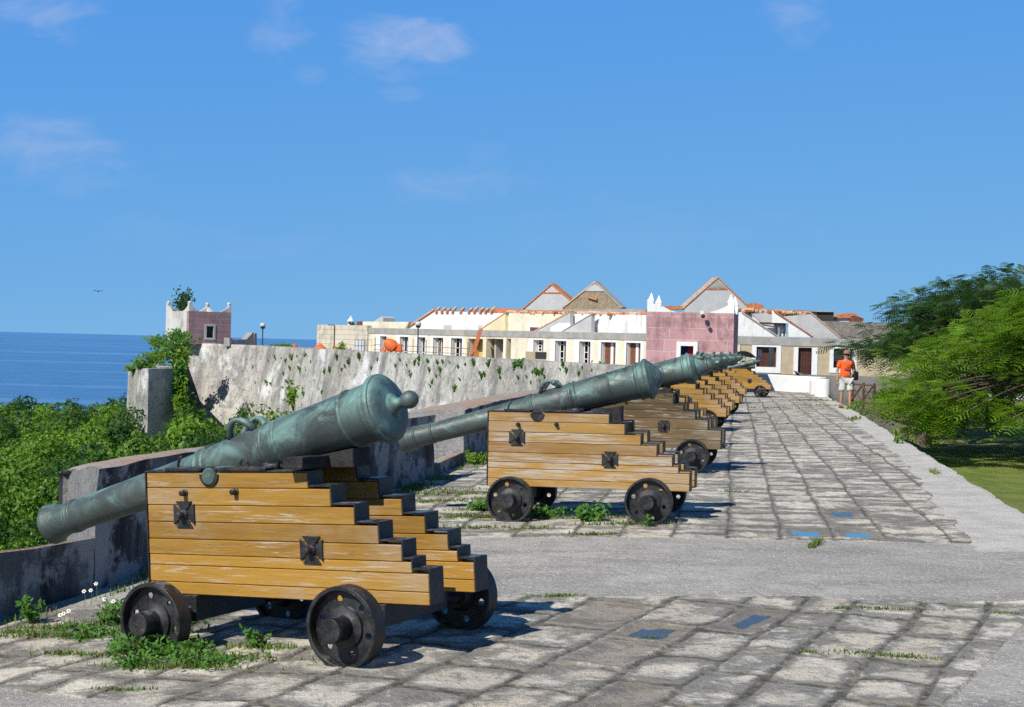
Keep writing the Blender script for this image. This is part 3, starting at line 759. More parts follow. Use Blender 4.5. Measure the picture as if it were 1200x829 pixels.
# ------------------------------------------------------------------ parapet
def smooth_pts(t):  # along INNER by y
    return Vector((float(xin(t)), t, 0))
def parapet_piece(y0, y1, top, thick, splay0, splay1, label, name='parapet_merlon', group='merlons of the sea parapet', base=-3.2, cat='parapet'):
    n = max(3, int((y1-y0)/.35)); mb=MB(); V=[]; rows=[]
    K = 9
    for i in range(n+1):
        t = y0+(y1-y0)*i/n; p = smooth_pts(t); q = smooth_pts(t+.05); tg=(q-p).normalized(); nm=Vector((-tg.y,tg.x,0))
        row=[]
        wz = top(t)
        for j in range(K):       # across the top, inner to outer
            u=j/(K-1); s_ = splay0*u*max(0,1-(t-y0)/1.2) - splay1*u*max(0,1-(y1-t)/1.2)
            pp = p + nm*thick*u + tg*s_
            zz = wz - .19*u + .018*mnoise.noise(Vector((pp.x*3,pp.y*3,0))) - (.035 if j in (0,K-1) else 0)*1
            pin = .02 if j in (0,) else 0
            row.append(Vector((pp.x,pp.y,zz))+nm*pin)
        rows.append(row)
    H = 8
    zin = lambda p: gzf(p.x,p.y)-.25
    G_ = []
    for i,row in enumerate(rows):
        col=[]
        p=row[0]
        for h in range(H):
            f=h/H; z=zin(p)*(1-f)+(p.z-.04)*f
            w=mnoise.noise(Vector((p.x*2.2,p.y*2.2,z*2.2)))*.035+mnoise.noise(Vector((p.x*7,p.y*7,z*7)))*.012
            col.append(Vector((p.x-.02+w*.9,p.y-w*.3,z)))
        o_=row[-1]; c2=[Vector((o_.x,o_.y,o_.z-.06-(o_.z-base)*h/3)) for h in range(4)]
        G_.append(col+row+c2)
    m=len(G_[0])
    V=[p for c in G_ for p in c]; F=[]
    for i in range(n):
        for j in range(m-1): F.append((i*m+j,i*m+j+1,(i+1)*m+j+1,(i+1)*m+j))
    F.append(tuple(range(m))[::-1]); F.append(tuple(range(n*m,n*m+m)))
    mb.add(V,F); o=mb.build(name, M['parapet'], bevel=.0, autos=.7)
    return tag(o,label,cat,group)
sill = lambda y: gzf(float(xin(y)),y)+.42
# low sill walls in the gun openings
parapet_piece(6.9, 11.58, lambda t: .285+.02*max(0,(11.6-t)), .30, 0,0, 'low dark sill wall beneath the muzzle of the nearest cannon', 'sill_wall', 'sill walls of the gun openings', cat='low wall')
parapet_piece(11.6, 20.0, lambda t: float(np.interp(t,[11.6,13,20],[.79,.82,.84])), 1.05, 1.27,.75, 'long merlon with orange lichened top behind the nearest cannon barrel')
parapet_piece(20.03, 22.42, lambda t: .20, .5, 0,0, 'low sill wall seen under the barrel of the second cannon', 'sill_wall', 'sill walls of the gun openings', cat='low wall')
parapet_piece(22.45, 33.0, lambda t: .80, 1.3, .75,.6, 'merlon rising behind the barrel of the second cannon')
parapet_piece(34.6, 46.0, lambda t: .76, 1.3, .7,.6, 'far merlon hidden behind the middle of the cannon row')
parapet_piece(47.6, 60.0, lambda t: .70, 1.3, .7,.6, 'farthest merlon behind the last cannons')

# ------------------------------------------------------------------ bastion wall and far works
def prism_wall(name, top, z1, z0, inward, batter, mat, label, cat, group=None, cop=True, zt=None):
    """polyline wall: outer face battered down to z0, flat top going inward (vector list)"""
    mb=MB(); V=[]; 
    sub=[]; 
    for a,b in zip(top[:-1],top[1:]):
        n=max(2,int((Vector(b)-Vector(a)).length/1.2))
        for k in range(n): sub.append(Vector(a).lerp(Vector(b),k/n))
    sub.append(Vector(top[-1]))
    H=16; G_=[]
    for i,p in enumerate(sub):
        t=(sub[min(i+1,len(sub)-1)]-sub[max(i-1,0)]).normalized(); nm=Vector((t.y,-t.x))*inward  # outward
        col=[]
        for h in range(H+1):
            f=h/H; z=z0+(z1-z0)*f
            out=batter*(1-f)
            w=mnoise.noise(Vector((p.x*.25,p.y*.25,z*.3)))*.22+mnoise.noise(Vector((p.x*1.3,p.y*1.3,z*1.3)))*.04
            q=p+nm*(out+w*(1 if 0<h<H else .2))
            col.append(Vector((q.x,q.y,z)))
        col[-1].z += .05*mnoise.noise(Vector((p.x,p.y,0)))
        q=p-nm*1.2; col.append(Vector((q.x,q.y,z1))); col.append(Vector((q.x,q.y,z0)))
        G_.append(col)
    m=len(G_[0]); V=[p for c in G_ for p in c]
    F=[(i*m+j,i*m+j+1,(i+1)*m+j+1,(i+1)*m+j) for i in range(len(G_)-1) for j in range(m-1)]
    F.append(tuple(range(m))[::-1]); F.append(tuple(range((len(G_)-1)*m,len(G_)*m)))
    mb.add(V,F); o=mb.build(name,mat,autos=.5); return tag(o,label,cat,group)
def xy(px,d): 
    p=P(px,400,d); return (p.x,p.y)
W0=xy(762,70); W1=xy(300,126); W2=xy(222,132)
W3=(W2[0]-6,W2[1]+22)
prism_wall('bastion_wall',[W3,W2,W1,W0,(W0[0]+3.2,W0[1]-4)],.66,-17,1,3.2,M['bastion'],'long weathered white and grey bastion wall running below the buildings','wall')
A_=xy(175,115); B_=(A_[0]-2.9,A_[1]+5.9); C_=(A_[0]+1.45,A_[1]+3.1)
prism_wall('lower_bastion',[ (B_[0]-1,B_[1]+12),B_,A_,C_,(C_[0]-2.2,C_[1]+8)],-1.15,-17,1,.35,M['bastion'],'lower outwork left of the bastion, one face white and one dark grey, shrubs on top','wall')
mb=MB(); mb.prism([(B_[0]-.5,B_[1]+12,-1.25),(B_[0]+.4,B_[1]+.4,-1.25),(A_[0]+.2,A_[1]+.8,-1.25),(C_[0]-.3,C_[1],-1.25),(C_[0]-2.4,C_[1]+9,-1.25),(W2[0]+.5,W2[1]+4,-1.25),(W2[0],W2[1]+12,-1.25)],(0,0,-15))
tag(mb.build('outwork_earth',M['hillearth']),kind='structure')

# terrace behind the wall
mb=MB(); mb.prism([(W0[0]+2,W0[1]-5,-.34),(10.8,62.5,-.34),(13.2,67,-.34),(32,70,-.34),(60,230,-.34),(-40,230,-.34),(W3[0],W3[1],-.34),(W2[0]+1,W2[1]+1.5,-.34),(W1[0],W1[1]+1,-.34),(W0[0],W0[1]+1,-.34)],(0,0,-1.4))
tag(mb.build('terrace',M['gravel']),kind='structure')

# ------------------------------------------------------------------ buildings
class Plane:
    """vertical wall plane between two photo columns at given depths"""
    def __init__(s,pa,da,pb,db):
        s.a=P(pa,400,da).xy.to_3d(); s.b=P(pb,400,db).xy.to_3d(); s.t=(s.b-s.a).normalized(); s.n=Vector((s.t.y,-s.t.x,0))
        if s.n.y>0: s.n=-s.n
        s.L=(s.b-s.a).length
    def hit(s,px,py,off=0):
        r=ray(px,py); o=Vector((0,0,EYE)); q=s.a+s.n*off
        k=(q-o).dot(s.n)/r.dot(s.n); return o+r*k
    def sz(s,px,py,off=0):
        p=s.hit(px,py,off); return ((p-s.a).dot(s.t), p.z)
    def pt(s,u,z,off=0): return s.a+s.t*u+s.n*off+Vector((0,0,z))
def wbox(mb,pl,u0,u1,z0,z1,o0,o1,m=0):
    v=[pl.pt(u,z,o) for z in (z0,z1) for o in (o0,o1) for u in (u0,u1)]
    mb.add(v,[(0,2,3,1),(4,5,7,6),(0,1,5,4),(2,6,7,3),(0,4,6,2),(1,3,7,5)],m)
def wall_holes(pl,u0,u1,z0,z1,holes,th=.45):
    mb=MB(); xs=sorted(set([u0,u1]+[h[0] for h in holes]+[h[1] for h in holes]))
    xs=[x for x in xs if u0<=x<=u1]
    for a,b in zip(xs[:-1],xs[1:]):
        mid=(a+b)/2; hh=[h for h in holes if h[0]<mid<h[1]]
        if not hh: wbox(mb,pl,a,b,z0,z1,-th,0)
        else:
            h=hh[0]
            if h[2]>z0: wbox(mb,pl,a,b,z0,h[2],-th,0)
            if h[3]<z1: wbox(mb,pl,a,b,h[3],z1,-th,0)
    return mb
def slab(pl,pts,off,th,mat,name,parent,bevel=0):
    mb=MB(); q=[pl.hit(x,y,off) for x,y in pts]; mb.prism(q,-pl.n*th); return mb.build(name,mat,parent,bevel=bevel)
def rake(pl,a,b,off,w,h,mat,name,parent):
    pa,pb=pl.hit(*a,off),pl.hit(*b,off); mb=MB()
    up=Vector((0,0,h)); mb.prism([pa,pb,pb+up,pa+up],-pl.n*w); return mb.build(name,mat,parent)

barr=empty('barracks_building',P(600,430,115),label='long half-restored cream and white barracks with roofless gables behind the bastion wall',cat='building')
def absl(o):   # parts are modelled in world space: undo the parent's offset
    o.matrix_parent_inverse = Matrix.Translation(-Vector(o.parent.location)) if o.parent and not o.parent.parent else o.matrix_parent_inverse
    return o
FL=Plane(440,134,757,106)
ZB=-.6
frames=[(440,453,446,453),(465,481,469,479),(488,501,490,499),(505,522.5,508,519.8),(526.8,544,529,542),(645.5,665.5,651,664),(672.7,695.3,679.3,692.5),(702,724.7,704.8,722),(732,754.5,734.3,751.2)]
holes=[]; FR=[]
for fl,fr,ol,orr in frames:
    yt=float(np.interp((fl+fr)/2,[440,760],[392.5,400.7]))
    u0,zt=FL.sz(ol,yt+1.5); u1,_=FL.sz(orr,yt+1.5); holes.append((u0,u1,ZB,zt)); f0,ft=FL.sz(fl,yt-1); f1,_=FL.sz(fr,yt); FR.append((f0,f1,u0,u1,zt,ft,ZB))
u0,zt=FL.sz(625.5,398.5); u1,zb=FL.sz(637,413.8); holes.append((u0,u1,zb,zt)); f0,ft=FL.sz(619.5,397); f1,_=FL.sz(639.5,397); FR.append((f0,f1,u0,u1,zt,ft,zb-.12))
och=[]
for a,b in ((548.5,566),(570.5,590),(593.8,599)):
    u0,zt=FL.sz(a,397); u1,_=FL.sz(b,397); h=(u0,u1,ZB,zt); holes.append(h); och.append(h)
uE=FL.L+.1; uA=FL.sz(430,400)[0]
z_b0=1.83; z_b1=2.33
mb=wall_holes(FL,uA,uE,ZB,z_b0,holes)
absl(mb.build('wall',M['cream'],barr))
mb=MB(); wbox(mb,FL,uA,uE,z_b0,z_b1,-.47,.05); absl(mb.build('cement_band',M['band'],barr,bevel=.02))
# yellowish bays
def ubox(pa,pb,z0,z1,off,mat,name,th=.03):
    mb=MB(); a=FL.sz(pa,400)[0]; b=FL.sz(pb,400)[0]; wbox(mb,FL,a,b,z0,z1,off,off+th); return absl(mb.build(name,mat,barr))
mbf=0
for (f0,f1,u0,u1,zt,ft,zb) in FR:
    mb=MB(); e=.035
    wbox(mb,FL,f0,u0,zb,ft,-.10,e); 
    if f1-u1>.02: wbox(mb,FL,u1,f1,zb,ft,-.10,e)
    wbox(mb,FL,u0,u1,zt,ft,-.10,e)
    if zb>0: wbox(mb,FL,f0,f1,zb-.02,zb+.12,-.1,e+.08)
    # deep white reveal
    wbox(mb,FL,u0-.01,u0+.02,zb,zt,-.5,-.1)
    fr=absl(mb.build('door_frame' if zb<0 else 'window_frame',M['whiteclean'],barr))
    w=u1-u0; mb=MB()
    z0_=max(zb,-.5)
    wide=u0 > FL.sz(700,400)[0]
    if wide:
        for a,b in ((0,.40),(.62,.98)):
            wbox(mb,FL,u0+w*a,u0+w*b,z0_,zt-.02,-.40,-.34)
    else: wbox(mb,FL,u0+w*.52,u0+w*.98,z0_,zt-.02,-.40,-.34)
    d=absl(mb.build('door_leaf' if zb<0 else 'shutter',M['doorred'],barr))
    mb=MB()
    if wide: wbox(mb,FL,u0+w*.42,u0+w*.60,z0_,zt-.02,-.42,-.30)
    else:
        wbox(mb,FL,u0+w*.06,u0+w*.12,z0_,zt-.02,-.39,-.35); wbox(mb,FL,u0+w*.40,u0+w*.46,z0_,zt-.02,-.39,-.35)
        for q in range(4): zz=z0_+(zt-z0_)*(.2+.22*q); wbox(mb,FL,u0+w*.12,u0+w*.40,zz,zz+.04,-.39,-.36)
    absl(mb.build('glazing_bars',M['whiteclean'],barr))
mb=MB(); wbox(mb,FL,uA,uE,ZB,1.9,-3.4,-3.2); wbox(mb,FL,uA,uE,ZB-.05,ZB,-3.4,0)
for q in range(9): u=uA+(uE-uA)*q/8; wbox(mb,FL,u-.1,u+.1,ZB,1.9,-3.2,-.5)
wbox(mb,FL,uA,uE,1.9,2.0,-3.4,-.45)
absl(mb.build('rooms',M['room'],barr))
for h in och:
    mb=MB(); wbox(mb,FL,h[0]-.1,h[1]+.1,ZB,h[3]+.05,-1.2,-1.1); wbox(mb,FL,h[0]-.14,h[0]-.002,ZB,h[3],-1.2,-.46); absl(mb.build('alcove',M['ochre'],barr))
for a,b in ((546,548),(567,570.5),(591,593.6),(600,618)):
    ubox(a,b,ZB,z_b0-.01,.003,M['yellow'] if a<600 else M['cream'],'pilaster')
ubox(590.5,592.5,ZB,1.7,.01,M['whiteclean'],'pilaster')
# upper level, set back
U=1.2
absl(slab(FL,[(474,390),(474,386),(507,364),(512,364.5),(590,367.5),(606,367.8),(592,372),(560,390)],-U,.4,M['white'],'upper_wall',barr))
absl(rake(FL,(474,385.8),(508,363.5),-U+.08,.6,.10,M['paletile'],'roof_rake',barr))
absl(rake(FL,(474,386.6),(508,364.3),-U+.12,.1,.07,M['tile'],'roof_rake',barr))
mb=MB()
for k,px in enumerate([511.5,518,524,530.5,540,549.5,556,563,569,576]):
    a=FL.hit(px-2.3,367.2,-U+.12); b=FL.hit(px+2.4,361.8+(k%3)*.7,-U-.9); 
    mb.prism([a,a+FL.t*.28,b+FL.t*.28,b],(0,0,.16),1); 
    a2=FL.hit(px-1.2,366.6,-U+.16); mb.prism([a2,a2+FL.t*.16,a2+FL.t*.16+Vector((0,0,.22)),a2+Vector((0,0,.22))],-FL.n*.35,0)
absl(mb.build('rafter_ends',[M['tile'],M['paletile']],barr))
mb=MB()
for (a,b,c,d) in ((520,529,381,386.3),(560.5,564.5,381.3,385)):
    mb.prism([FL.hit(a,d,-U+.01),FL.hit(b,d,-U+.01),FL.hit(b,c,-U+.01),FL.hit(a,c,-U+.01)],FL.n*.03)
absl(mb.build('vent_opening',M['gable'],barr))
absl(slab(FL,[(561,390),(561,388.5),(592,368),(592,392)],-.7,.35,M['yellow'],'sloped_buttress',barr))
absl(rake(FL,(559.5,388.6),(592.5,366.9),-.66,.45,.07,M['paletile'],'roof_rake',barr))
absl(slab(FL,[(592.2,393),(592.2,367),(658,368.5),(658,394)],-1.0,.4,M['cream'],'upper_wall',barr))
absl(slab(FL,[(576,367.5),(579,361),(618,363.5),(660,364.5),(660,368),(592,367.5)],-1.6,1.2,M['tile'],'tiled_roof',barr))
o=absl(slab(FL,[(618,388.8),(618,379.8),(634,380.8),(634,389.6)],-.96,.03,M['whiteclean'],'window_frame',barr))
slab_=absl(slab(FL,[(621,388.8),(621,383.5),(632,384),(632,389.2)],-.92,.02,M['doorred'],'shutter',barr))
absl(slab(FL,[(625,390),(668,366.5),(668,391)],-.5,.3,M['gable'],'sloped_wall',barr))
absl(rake(FL,(624,390),(666,367),-.46,.4,.08,M['paletile'],'roof_rake',barr))
absl(slab(FL,[(645,392),(645,384),(655,379),(668,379),(668,392)],-.46,.1,M['white'],'sloped_wall',barr))
absl(slab(FL,[(656,391),(693,368.5),(693,392.5)],-.3,.3,M['gable'],'sloped_wall',barr))
absl(rake(FL,(655,391),(694,368.3),-.26,.35,.06,M['band'],'roof_rake',barr))
absl(slab(FL,[(666,368),(666,391.5),(757,395),(757,369.5),(712,368.8)],-1.0,.4,M['white'],'upper_wall',barr))
def rubble_tiles(pl,p0,p1,off,n,name,parent,depth=.8,hs=.32,seed=1):
    mb=MB(); r=random.Random(seed)
    for k in range(n):
        f=(k+r.random())/n; px=p0[0]+(p1[0]-p0[0])*f; py=p0[1]+(p1[1]-p0[1])*f
        q=pl.hit(px,py,off-r.random()*depth); a=r.uniform(-.5,.5)
        Mx=Matrix.Translation(q+Vector((0,0,r.uniform(0,.12)))) @ Matrix.Rotation(r.uniform(0,3),4,'Z') @ Matrix.Rotation(a,4,'X')
        s=r.uniform(.6,1.2); mb.tube([Mx@Vector((-hs*s,0,0)),Mx@Vector((hs*s,0,0))],[.10*s,.13*s],6,m=r.choice((0,1,1)))
    return absl(mb.build(name,[M['tile'],M['paletile']],parent))
rubble_tiles(FL,(668,368),(757,369.5),-1.0,70,'broken_roof_tiles',barr,1.2)
rubble_tiles(FL,(590,367),(668,368.5),-1.0,26,'broken_roof_tiles',barr,.6,.22,3)
absl(slab(FL,[(665,367.5),(660,363),(757,362),(757,368.5)],-3.0,.3,M['band'],'ridge_wall',barr))
# gables standing further back
FG=Plane(600,128,760,121)
def gable(pl,L_,T_,R_,base,off,mat,trimL,trimR,band=None):
    absl(slab(pl,[(L_[0],base),(L_[0],L_[1]),T_,(R_[0],R_[1]),(R_[0],base)],off,.5,mat,'gable',barr))
    absl(rake(pl,(L_[0]-1.5,L_[1]+1),T_,off+.08,.7,.13,trimL,'gable_coping',barr)); absl(rake(pl,T_,(R_[0]+1.5,R_[1]+1),off+.08,.7,.13,trimR,'gable_coping',barr))
    if band:
        absl(slab(pl,[(band[0],band[2]+1.6),(band[0]+1,band[2]),(band[1]-1,band[2]),(band[1],band[2]+1.6)],off+.05,.1,M['tile'],'string_course',barr))
gable(FG,(613,363),(646,334),(667,352),364,0,M['gable'],M['tile'],M['tile'],(636,659,342.5))
gable(FG,(660,361),(697,331.5),(727,361),364,2.5,M['tan'],M['paletile'],M['band'],None)
absl(slab(FG,[(683,341.5),(697,332.8),(709,341.5)],2.56,.1,M['gable'],'gable_infill',barr))
absl(slab(FG,[(688,349),(688,347.5),(699,350),(699,352.5)],2.7,.3,M['tile'],'tile_lintel',barr))
FG2=Plane(780,120,900,120)
gable(FG2,(802,361),(841,326),(877,361),368,0,M['gable'],M['paletile'],M['tile'],(828,853,338))
absl(rake(FG2,(797,362),(836,327),-.6,.6,.13,M['paletile'],'gable_coping',barr))
absl(slab(FG2,[(830,337.5),(841,328),(851,337.5)],.06,.06,M['band'],'gable_infill',barr))
absl(slab(FG2,[(780,363),(782,358.5),(801,359),(803,363)],-.5,2.0,M['tile'],'tiled_roof',barr))
absl(slab(FG2,[(875,362),(877,356),(884,355),(893,357),(896,361)],-.5,2.0,M['tile'],'tiled_roof',barr))
absl(slab(FG2,[(757,400),(757,366),(905,366),(905,400)],-.5,.3,M['white'],'upper_wall',barr))
# stone annexe left
FA=Plane(371,141,430,134.8)
an=empty('stone_annexe',P(400,410,138),label='roofless pale ashlar annexe at the left end of the barracks',cat='building')
u1=FA.L
mb=wall_holes(FA,0,u1,ZB,2.52,[]); absl(mb.build('wall',M['ashlar'],an,bevel=.02))
mb=MB(); wbox(mb,FA,0,.4,ZB,2.50,-6,-.45); absl(mb.build('wall',M['ashlar'],an))
absl(slab(FL,[(425,397),(425,377),(479,377.5),(474,387),(474,391)],-.9,.5,M['cream'],'upper_wall',barr))
absl(slab(FL,[(418,383),(418,377),(424.5,376.8),(424.5,383)],-1.2,.5,M['doorred'],'shutter',barr))
absl(slab(FL,[(437,377.5),(447,371),(449,372.5),(449,377.8)],-2,1.2,M['gable'],'stair_housing',barr))
mb=MB(); cp=P(411,381.5,140); mb.lathe([(.28,0),(.28,.3),(.34,.34),(.30,.42),(.18,.60),(.07,.70),(.09,.76),(.0001,.86)],Matrix.Translation(cp),16)
absl(mb.build('finial',M['whiteclean'],an,smooth=False))

# towers
def finial_wing(mb,pl,u,z,dirn,w,h,th):
    """curved raised corner: tall at the corner, sweeping down"""
    pts=[]; 
    for k in range(9):
        t=k/8; pts.append((u+dirn*w*t, z+.10+(h-.10)*(1-t)**1.8))
    poly=[pl.pt(u,z,0)]+[pl.pt(a,b,0) for a,b in pts]+[pl.pt(u+dirn*w,z,0)]
    mb.prism(poly,-pl.n*th)
def tower(name,corner,alpha,w,dep,z0,z1,fmat,smat,win,label,wmat,open_mat,caph,thin=False):
    t=Vector((math.cos(alpha),math.sin(alpha),0)); 
    root=empty(name,(corner[0],corner[1],z0),(0,0,alpha),label,'watchtower')
    H=z1-z0; (wu,wz,ww,wh)=win
    class L0: pass
    pl=Plane.__new__(Plane); pl.a=Vector((0,0,0)); pl.t=Vector((1,0,0)); pl.n=Vector((0,-1,0)); pl.L=w
    mb=wall_holes(pl,0,w,0,H,[(wu,wu+ww,wz,wz+wh)],.35); f=mb.build('front_wall',fmat,root)
    mb=MB(); mb.box((-.003,.352,0),(.35,dep,H)); mb.box((w-.35,.352,0),(w+.003,dep,H)); mb.box((.352,dep-.35,0),(w-.352,dep,H-.02)); mb.box((.352,.36,H-.35),(w-.352,dep-.36,H-.2))
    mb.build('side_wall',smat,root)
    mb=MB(); b=.17
    for (a0,a1,c0,c1) in ((wu-b,wu,wz-b,wz+wh+b),(wu+ww,wu+ww+b,wz-b,wz+wh+b),(wu,wu+ww,wz-b,wz),(wu,wu+ww,wz+wh,wz+wh+b)): mb.box((a0,-.05,c0),(a1,.3,c1))
    wf=mb.build('window',wmat,root)
    mb=MB(); mb.box((wu,.30,wz),(wu+ww*.52,.33,wz+wh),m=0); mb.box((wu+ww*.5,.27,wz),(wu+ww,.30,wz+wh),m=1); mb.build('shutter',open_mat,wf)
    pl2=[pl]
    Ps=[(0,0),(1,0),(0,1),(1,1)]
    for (ix,iy) in Ps:
        mb=MB(); sx=1 if ix==0 else -1; sy=1 if iy==0 else -1
        cx=0 if ix==0 else w; cy=0 if iy==0 else dep
        for (ax,ay) in ((sx,0),(0,sy)):
            pts=[]
            for k in range(9):
                tt=k/8; pts.append((cx+ax*.95*tt, cy+ay*.95*tt, H+.06+(caph-.06)*(1-tt)**1.5))
            poly=[(cx,cy,H)]+pts+[(cx+ax*.95,cy+ay*.95,H)]
            mb.prism([Vector(p)+Vector((0.002 if ax else 0,0.002 if ay else 0,0)) for p in poly],(0,sy*.24,0) if ax else (sx*.24,0,0))
        px_,py_=cx+sx*.15,cy+sy*.15
        if thin: mb.lathe([(.17,0),(.17,.05),(.20,.08),(.12,.22),(.02,.42)],Matrix.Translation((px_,py_,H+caph-.15)) @ Matrix.Rotation(math.pi/4,4,'Z'),4)
        else: mb.lathe([(.15,0),(.15,.12),(.18,.16),(.15,.24),(.06,.30)],Matrix.Translation((px_,py_,H+caph-.12)),10)
        mb.build('corner_finial',M['white'] if thin else M['weathered'],root)
    return root
tc=P(220.5,404,130)
tl=tower('watchtower',(tc.x,tc.y),math.radians(40),3.95,3.95,.60,3.30,M['pinkdull'],M['weathered'],(1.65,.55,.65,.95),'small square rose-stone watchtower with a shrub on its roof at the bastion corner',M['gable'],[M['dark'],M['dark']],.66)
tcp=P(756.5,430,65)
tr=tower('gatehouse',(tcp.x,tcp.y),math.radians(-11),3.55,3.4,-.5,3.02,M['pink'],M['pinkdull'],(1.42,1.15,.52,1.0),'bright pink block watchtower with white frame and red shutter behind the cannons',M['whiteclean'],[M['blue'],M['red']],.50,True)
# security camera on the tower
o=empty('security_camera',P(822.5,369,64.1),label='small white security camera on the pink tower wall',cat='camera')
mb=MB(); mb.box((-.07,-.02,.02),(.07,.10,.16)); mb.build('mount',M['whiteclean'],o)
mb=MB(); mb.ball((.04,-.10,-.06),.085,8); mb.build('dome',M['darkmetal'],o,smooth=True)

# right-hand building
hall=empty('guard_hall',P(950,440,114),label='beige hall with grey cement band and dark door at the far walkway end',cat='building')
FR_=Plane(857,116,1100,116)
def rbox(mb,pa,ya,pb,yb,o0,o1):
    u0,z0=FR_.sz(pa,ya); u1,z1=FR_.sz(pb,yb); wbox(mb,FR_,u0,u1,min(z0,z1),max(z0,z1),o0,o1)
hs=[]
def hole(a,b,ya,yb):
    u0,z1=FR_.sz(a,ya); u1,_=FR_.sz(b,ya); _,z0=FR_.sz(a,yb); return (u0,u1,z0,z1)
H1=hole(886.5,910,406.5,430); H2=hole(935.5,951.5,407.5,452); H3=hole(977,999.5,408.5,431)
mb=wall_holes(FR_,-.3,FR_.L,-.9,1.72,[H1,(H2[0],H2[1],-.9,H2[3]),H3]); absl(mb.build('wall',M['beige'],hall))
mb=MB(); wbox(mb,FR_,-.3,FR_.sz(867.5,400)[0],-.9,1.72,.001,.08); absl(mb.build('quoin_strip',M['yellow'],hall))
mb=MB(); wbox(mb,FR_,-.3,FR_.L,1.72,2.36,-.47,.05); absl(mb.build('cement_band',M['band'],hall,bevel=.02))
for k,(h,b) in enumerate(((H1,(.32,.34,.42)),(H3,(.28,.30,.38)))):
    mb=MB(); wbox(mb,FR_,h[0]-b[0],h[0],h[2]-b[2],h[3]+.16,-.15,.05); wbox(mb,FR_,h[1],h[1]+b[1],h[2]-b[2],h[3]+.16,-.15,.05); wbox(mb,FR_,h[0],h[1],h[3],h[3]+.16,-.15,.05); wbox(mb,FR_,h[0],h[1],h[2]-b[2],h[2],-.15,.05)
    wf=absl(mb.build('window',M['whiteclean'],hall))
    w=h[1]-h[0]
    mb=MB(); wbox(mb,FR_,h[0],h[0]+w*.10,h[2],h[3],-.4,-.34); wbox(mb,FR_,h[0]+w*.32,h[0]+w*.66,h[2],h[3],-.4,-.34); wbox(mb,FR_,h[0]+w*.1,h[0]+w*.32,h[2],h[2]+.5,-.4,-.34); wbox(mb,FR_,h[0]+w*.1,h[0]+w*.32,h[3]-.2,h[3],-.4,-.34)
    wbox(mb,FR_,h[0]+w*.92,h[1],h[2],h[3],-.4,-.30)
    s=mb.build('shutter',M['door'],hall); absl(s)
    mb=MB()
    for q in range(4): zz=h[2]+(h[3]-h[2])*q/3.2; wbox(mb,FR_,h[0]+w*.66,h[0]+w*.92,zz,zz+.05,-.38,-.34)
    s=absl(mb.build('glazing_bars',M['door'],hall))
    mb=MB(); wbox(mb,FR_,h[0]-.5,h[1]+.5,-.9,1.9,-3,-2.9); absl(mb.build('rooms',M['dark'] if k==9 else M['white'],hall))
mb=MB(); wbox(mb,FR_,H2[0]-.32,H2[0],-.9,H2[3]+.02,-.1,.05); wbox(mb,FR_,H2[1],H2[1]+.42,-.9,H2[3]+.0,-.45,.05); absl(mb.build('door_frame',M['whiteclean'],hall))
mb=MB(); w=H2[1]-H2[0]
for q in range(5): wbox(mb,FR_,H2[0]+w*q/5+.012,H2[0]+w*(q+1)/5-.006,-.9,H2[3],-.32,-.26)
wbox(mb,FR_,H2[0],H2[1],-.9,H2[3],-.36,-.33)
absl(mb.build('door',M['door'],hall))
absl(slab(FR_,[(858,394.5),(858,366),(870,366),(911,395)],-.9,.4,M['white'],'sloped_wall',hall))
absl(rake(FR_,(869,366.5),(911,395),-.8,.5,.12,M['band'],'roof_rake',hall))
absl(slab(FR_,[(880,368),(905,366),(920,376),(920,385),(893,380),(892,378)],-1.6,.3,M['gable'],'ridge_wall',hall))
mb=MB(); 
for (a,ya,b,yb) in ((893,378.4,924,379.8),(912,379.5,914,394),(921.5,379.8,923.5,394.5)): rbox(mb,a,yb,b,ya,-1.35,-1.15)
absl(mb.build('opening_frame',M['door'],hall))
absl(slab(FR_,[(905,385),(905,364),(950,395.5),(924,395),(924,379),(905,378.5)],-1.0,.3,M['white'],'sloped_wall',hall))
absl(slab(FR_,[(914,394.5),(914,380),(921,380),(921,394.8)],-1.7,.2,M['white'],'sloped_wall',hall))
absl(slab(FR_,[(893,388),(893,379.5),(912,380),(912,394.4),(902,394)],-1.7,.2,M['white'],'sloped_wall',hall))
absl(rake(FR_,(907,365),(953,395.5),-.85,.4,.09,M['tile'],'roof_rake',hall))
absl(slab(FR_,[(918,371),(953,368),(985,397),(953,396)],-1.3,.4,M['gable'],'sloped_wall',hall))
absl(rake(FR_,(950,367),(985,396.5),-1.2,.4,.09,M['paletile'],'roof_rake',hall))
absl(slab(FR_,[(964,396.5),(950,376),(1110,380.5),(1110,400.5)],-2.6,.5,M['rubble'],'rear_wall',hall))
rubble_tiles(FR_,(862,364.5),(948,368.5),-1.6,90,'broken_roof_tiles',hall,1.0,.22,5)
absl(slab(FR_,[(862,368),(862,361.5),(946,364),(950,369),(930,373)],-2.4,.4,M['tan'],'ridge_wall',hall))
absl(slab(FR_,[(951,376.5),(951,365.5),(957,365),(957,376.5)],-3.2,1.2,M['metal'],'rooftop_cabin',hall))
absl(slab(FR_,[(957,377),(957,365),(977,365.5),(977,377.5)],-3.2,2,M['dark'],'rooftop_cabin',hall))
absl(slab(FR_,[(950,365.5),(950,364),(979,364.5),(979,366)],-3.0,2.3,M['band'],'cabin_roof',hall))
absl(slab(FR_,[(980,378.5),(980,372.5),(1012,374),(1012,379.5)],-4,1.5,M['white'],'dormer',hall))
absl(slab(FR_,[(978.5,373),(988,367.5),(1000,367),(1013,374),(1000,370),(995,373)],-3.8,2.2,M['tile'],'tiled_roof',hall))
absl(slab(FR_,[(996,378),(996,373),(1003,370.5),(1011,375),(1011,378.5)],-3.7,.4,M['doorred'],'dormer_front',hall))

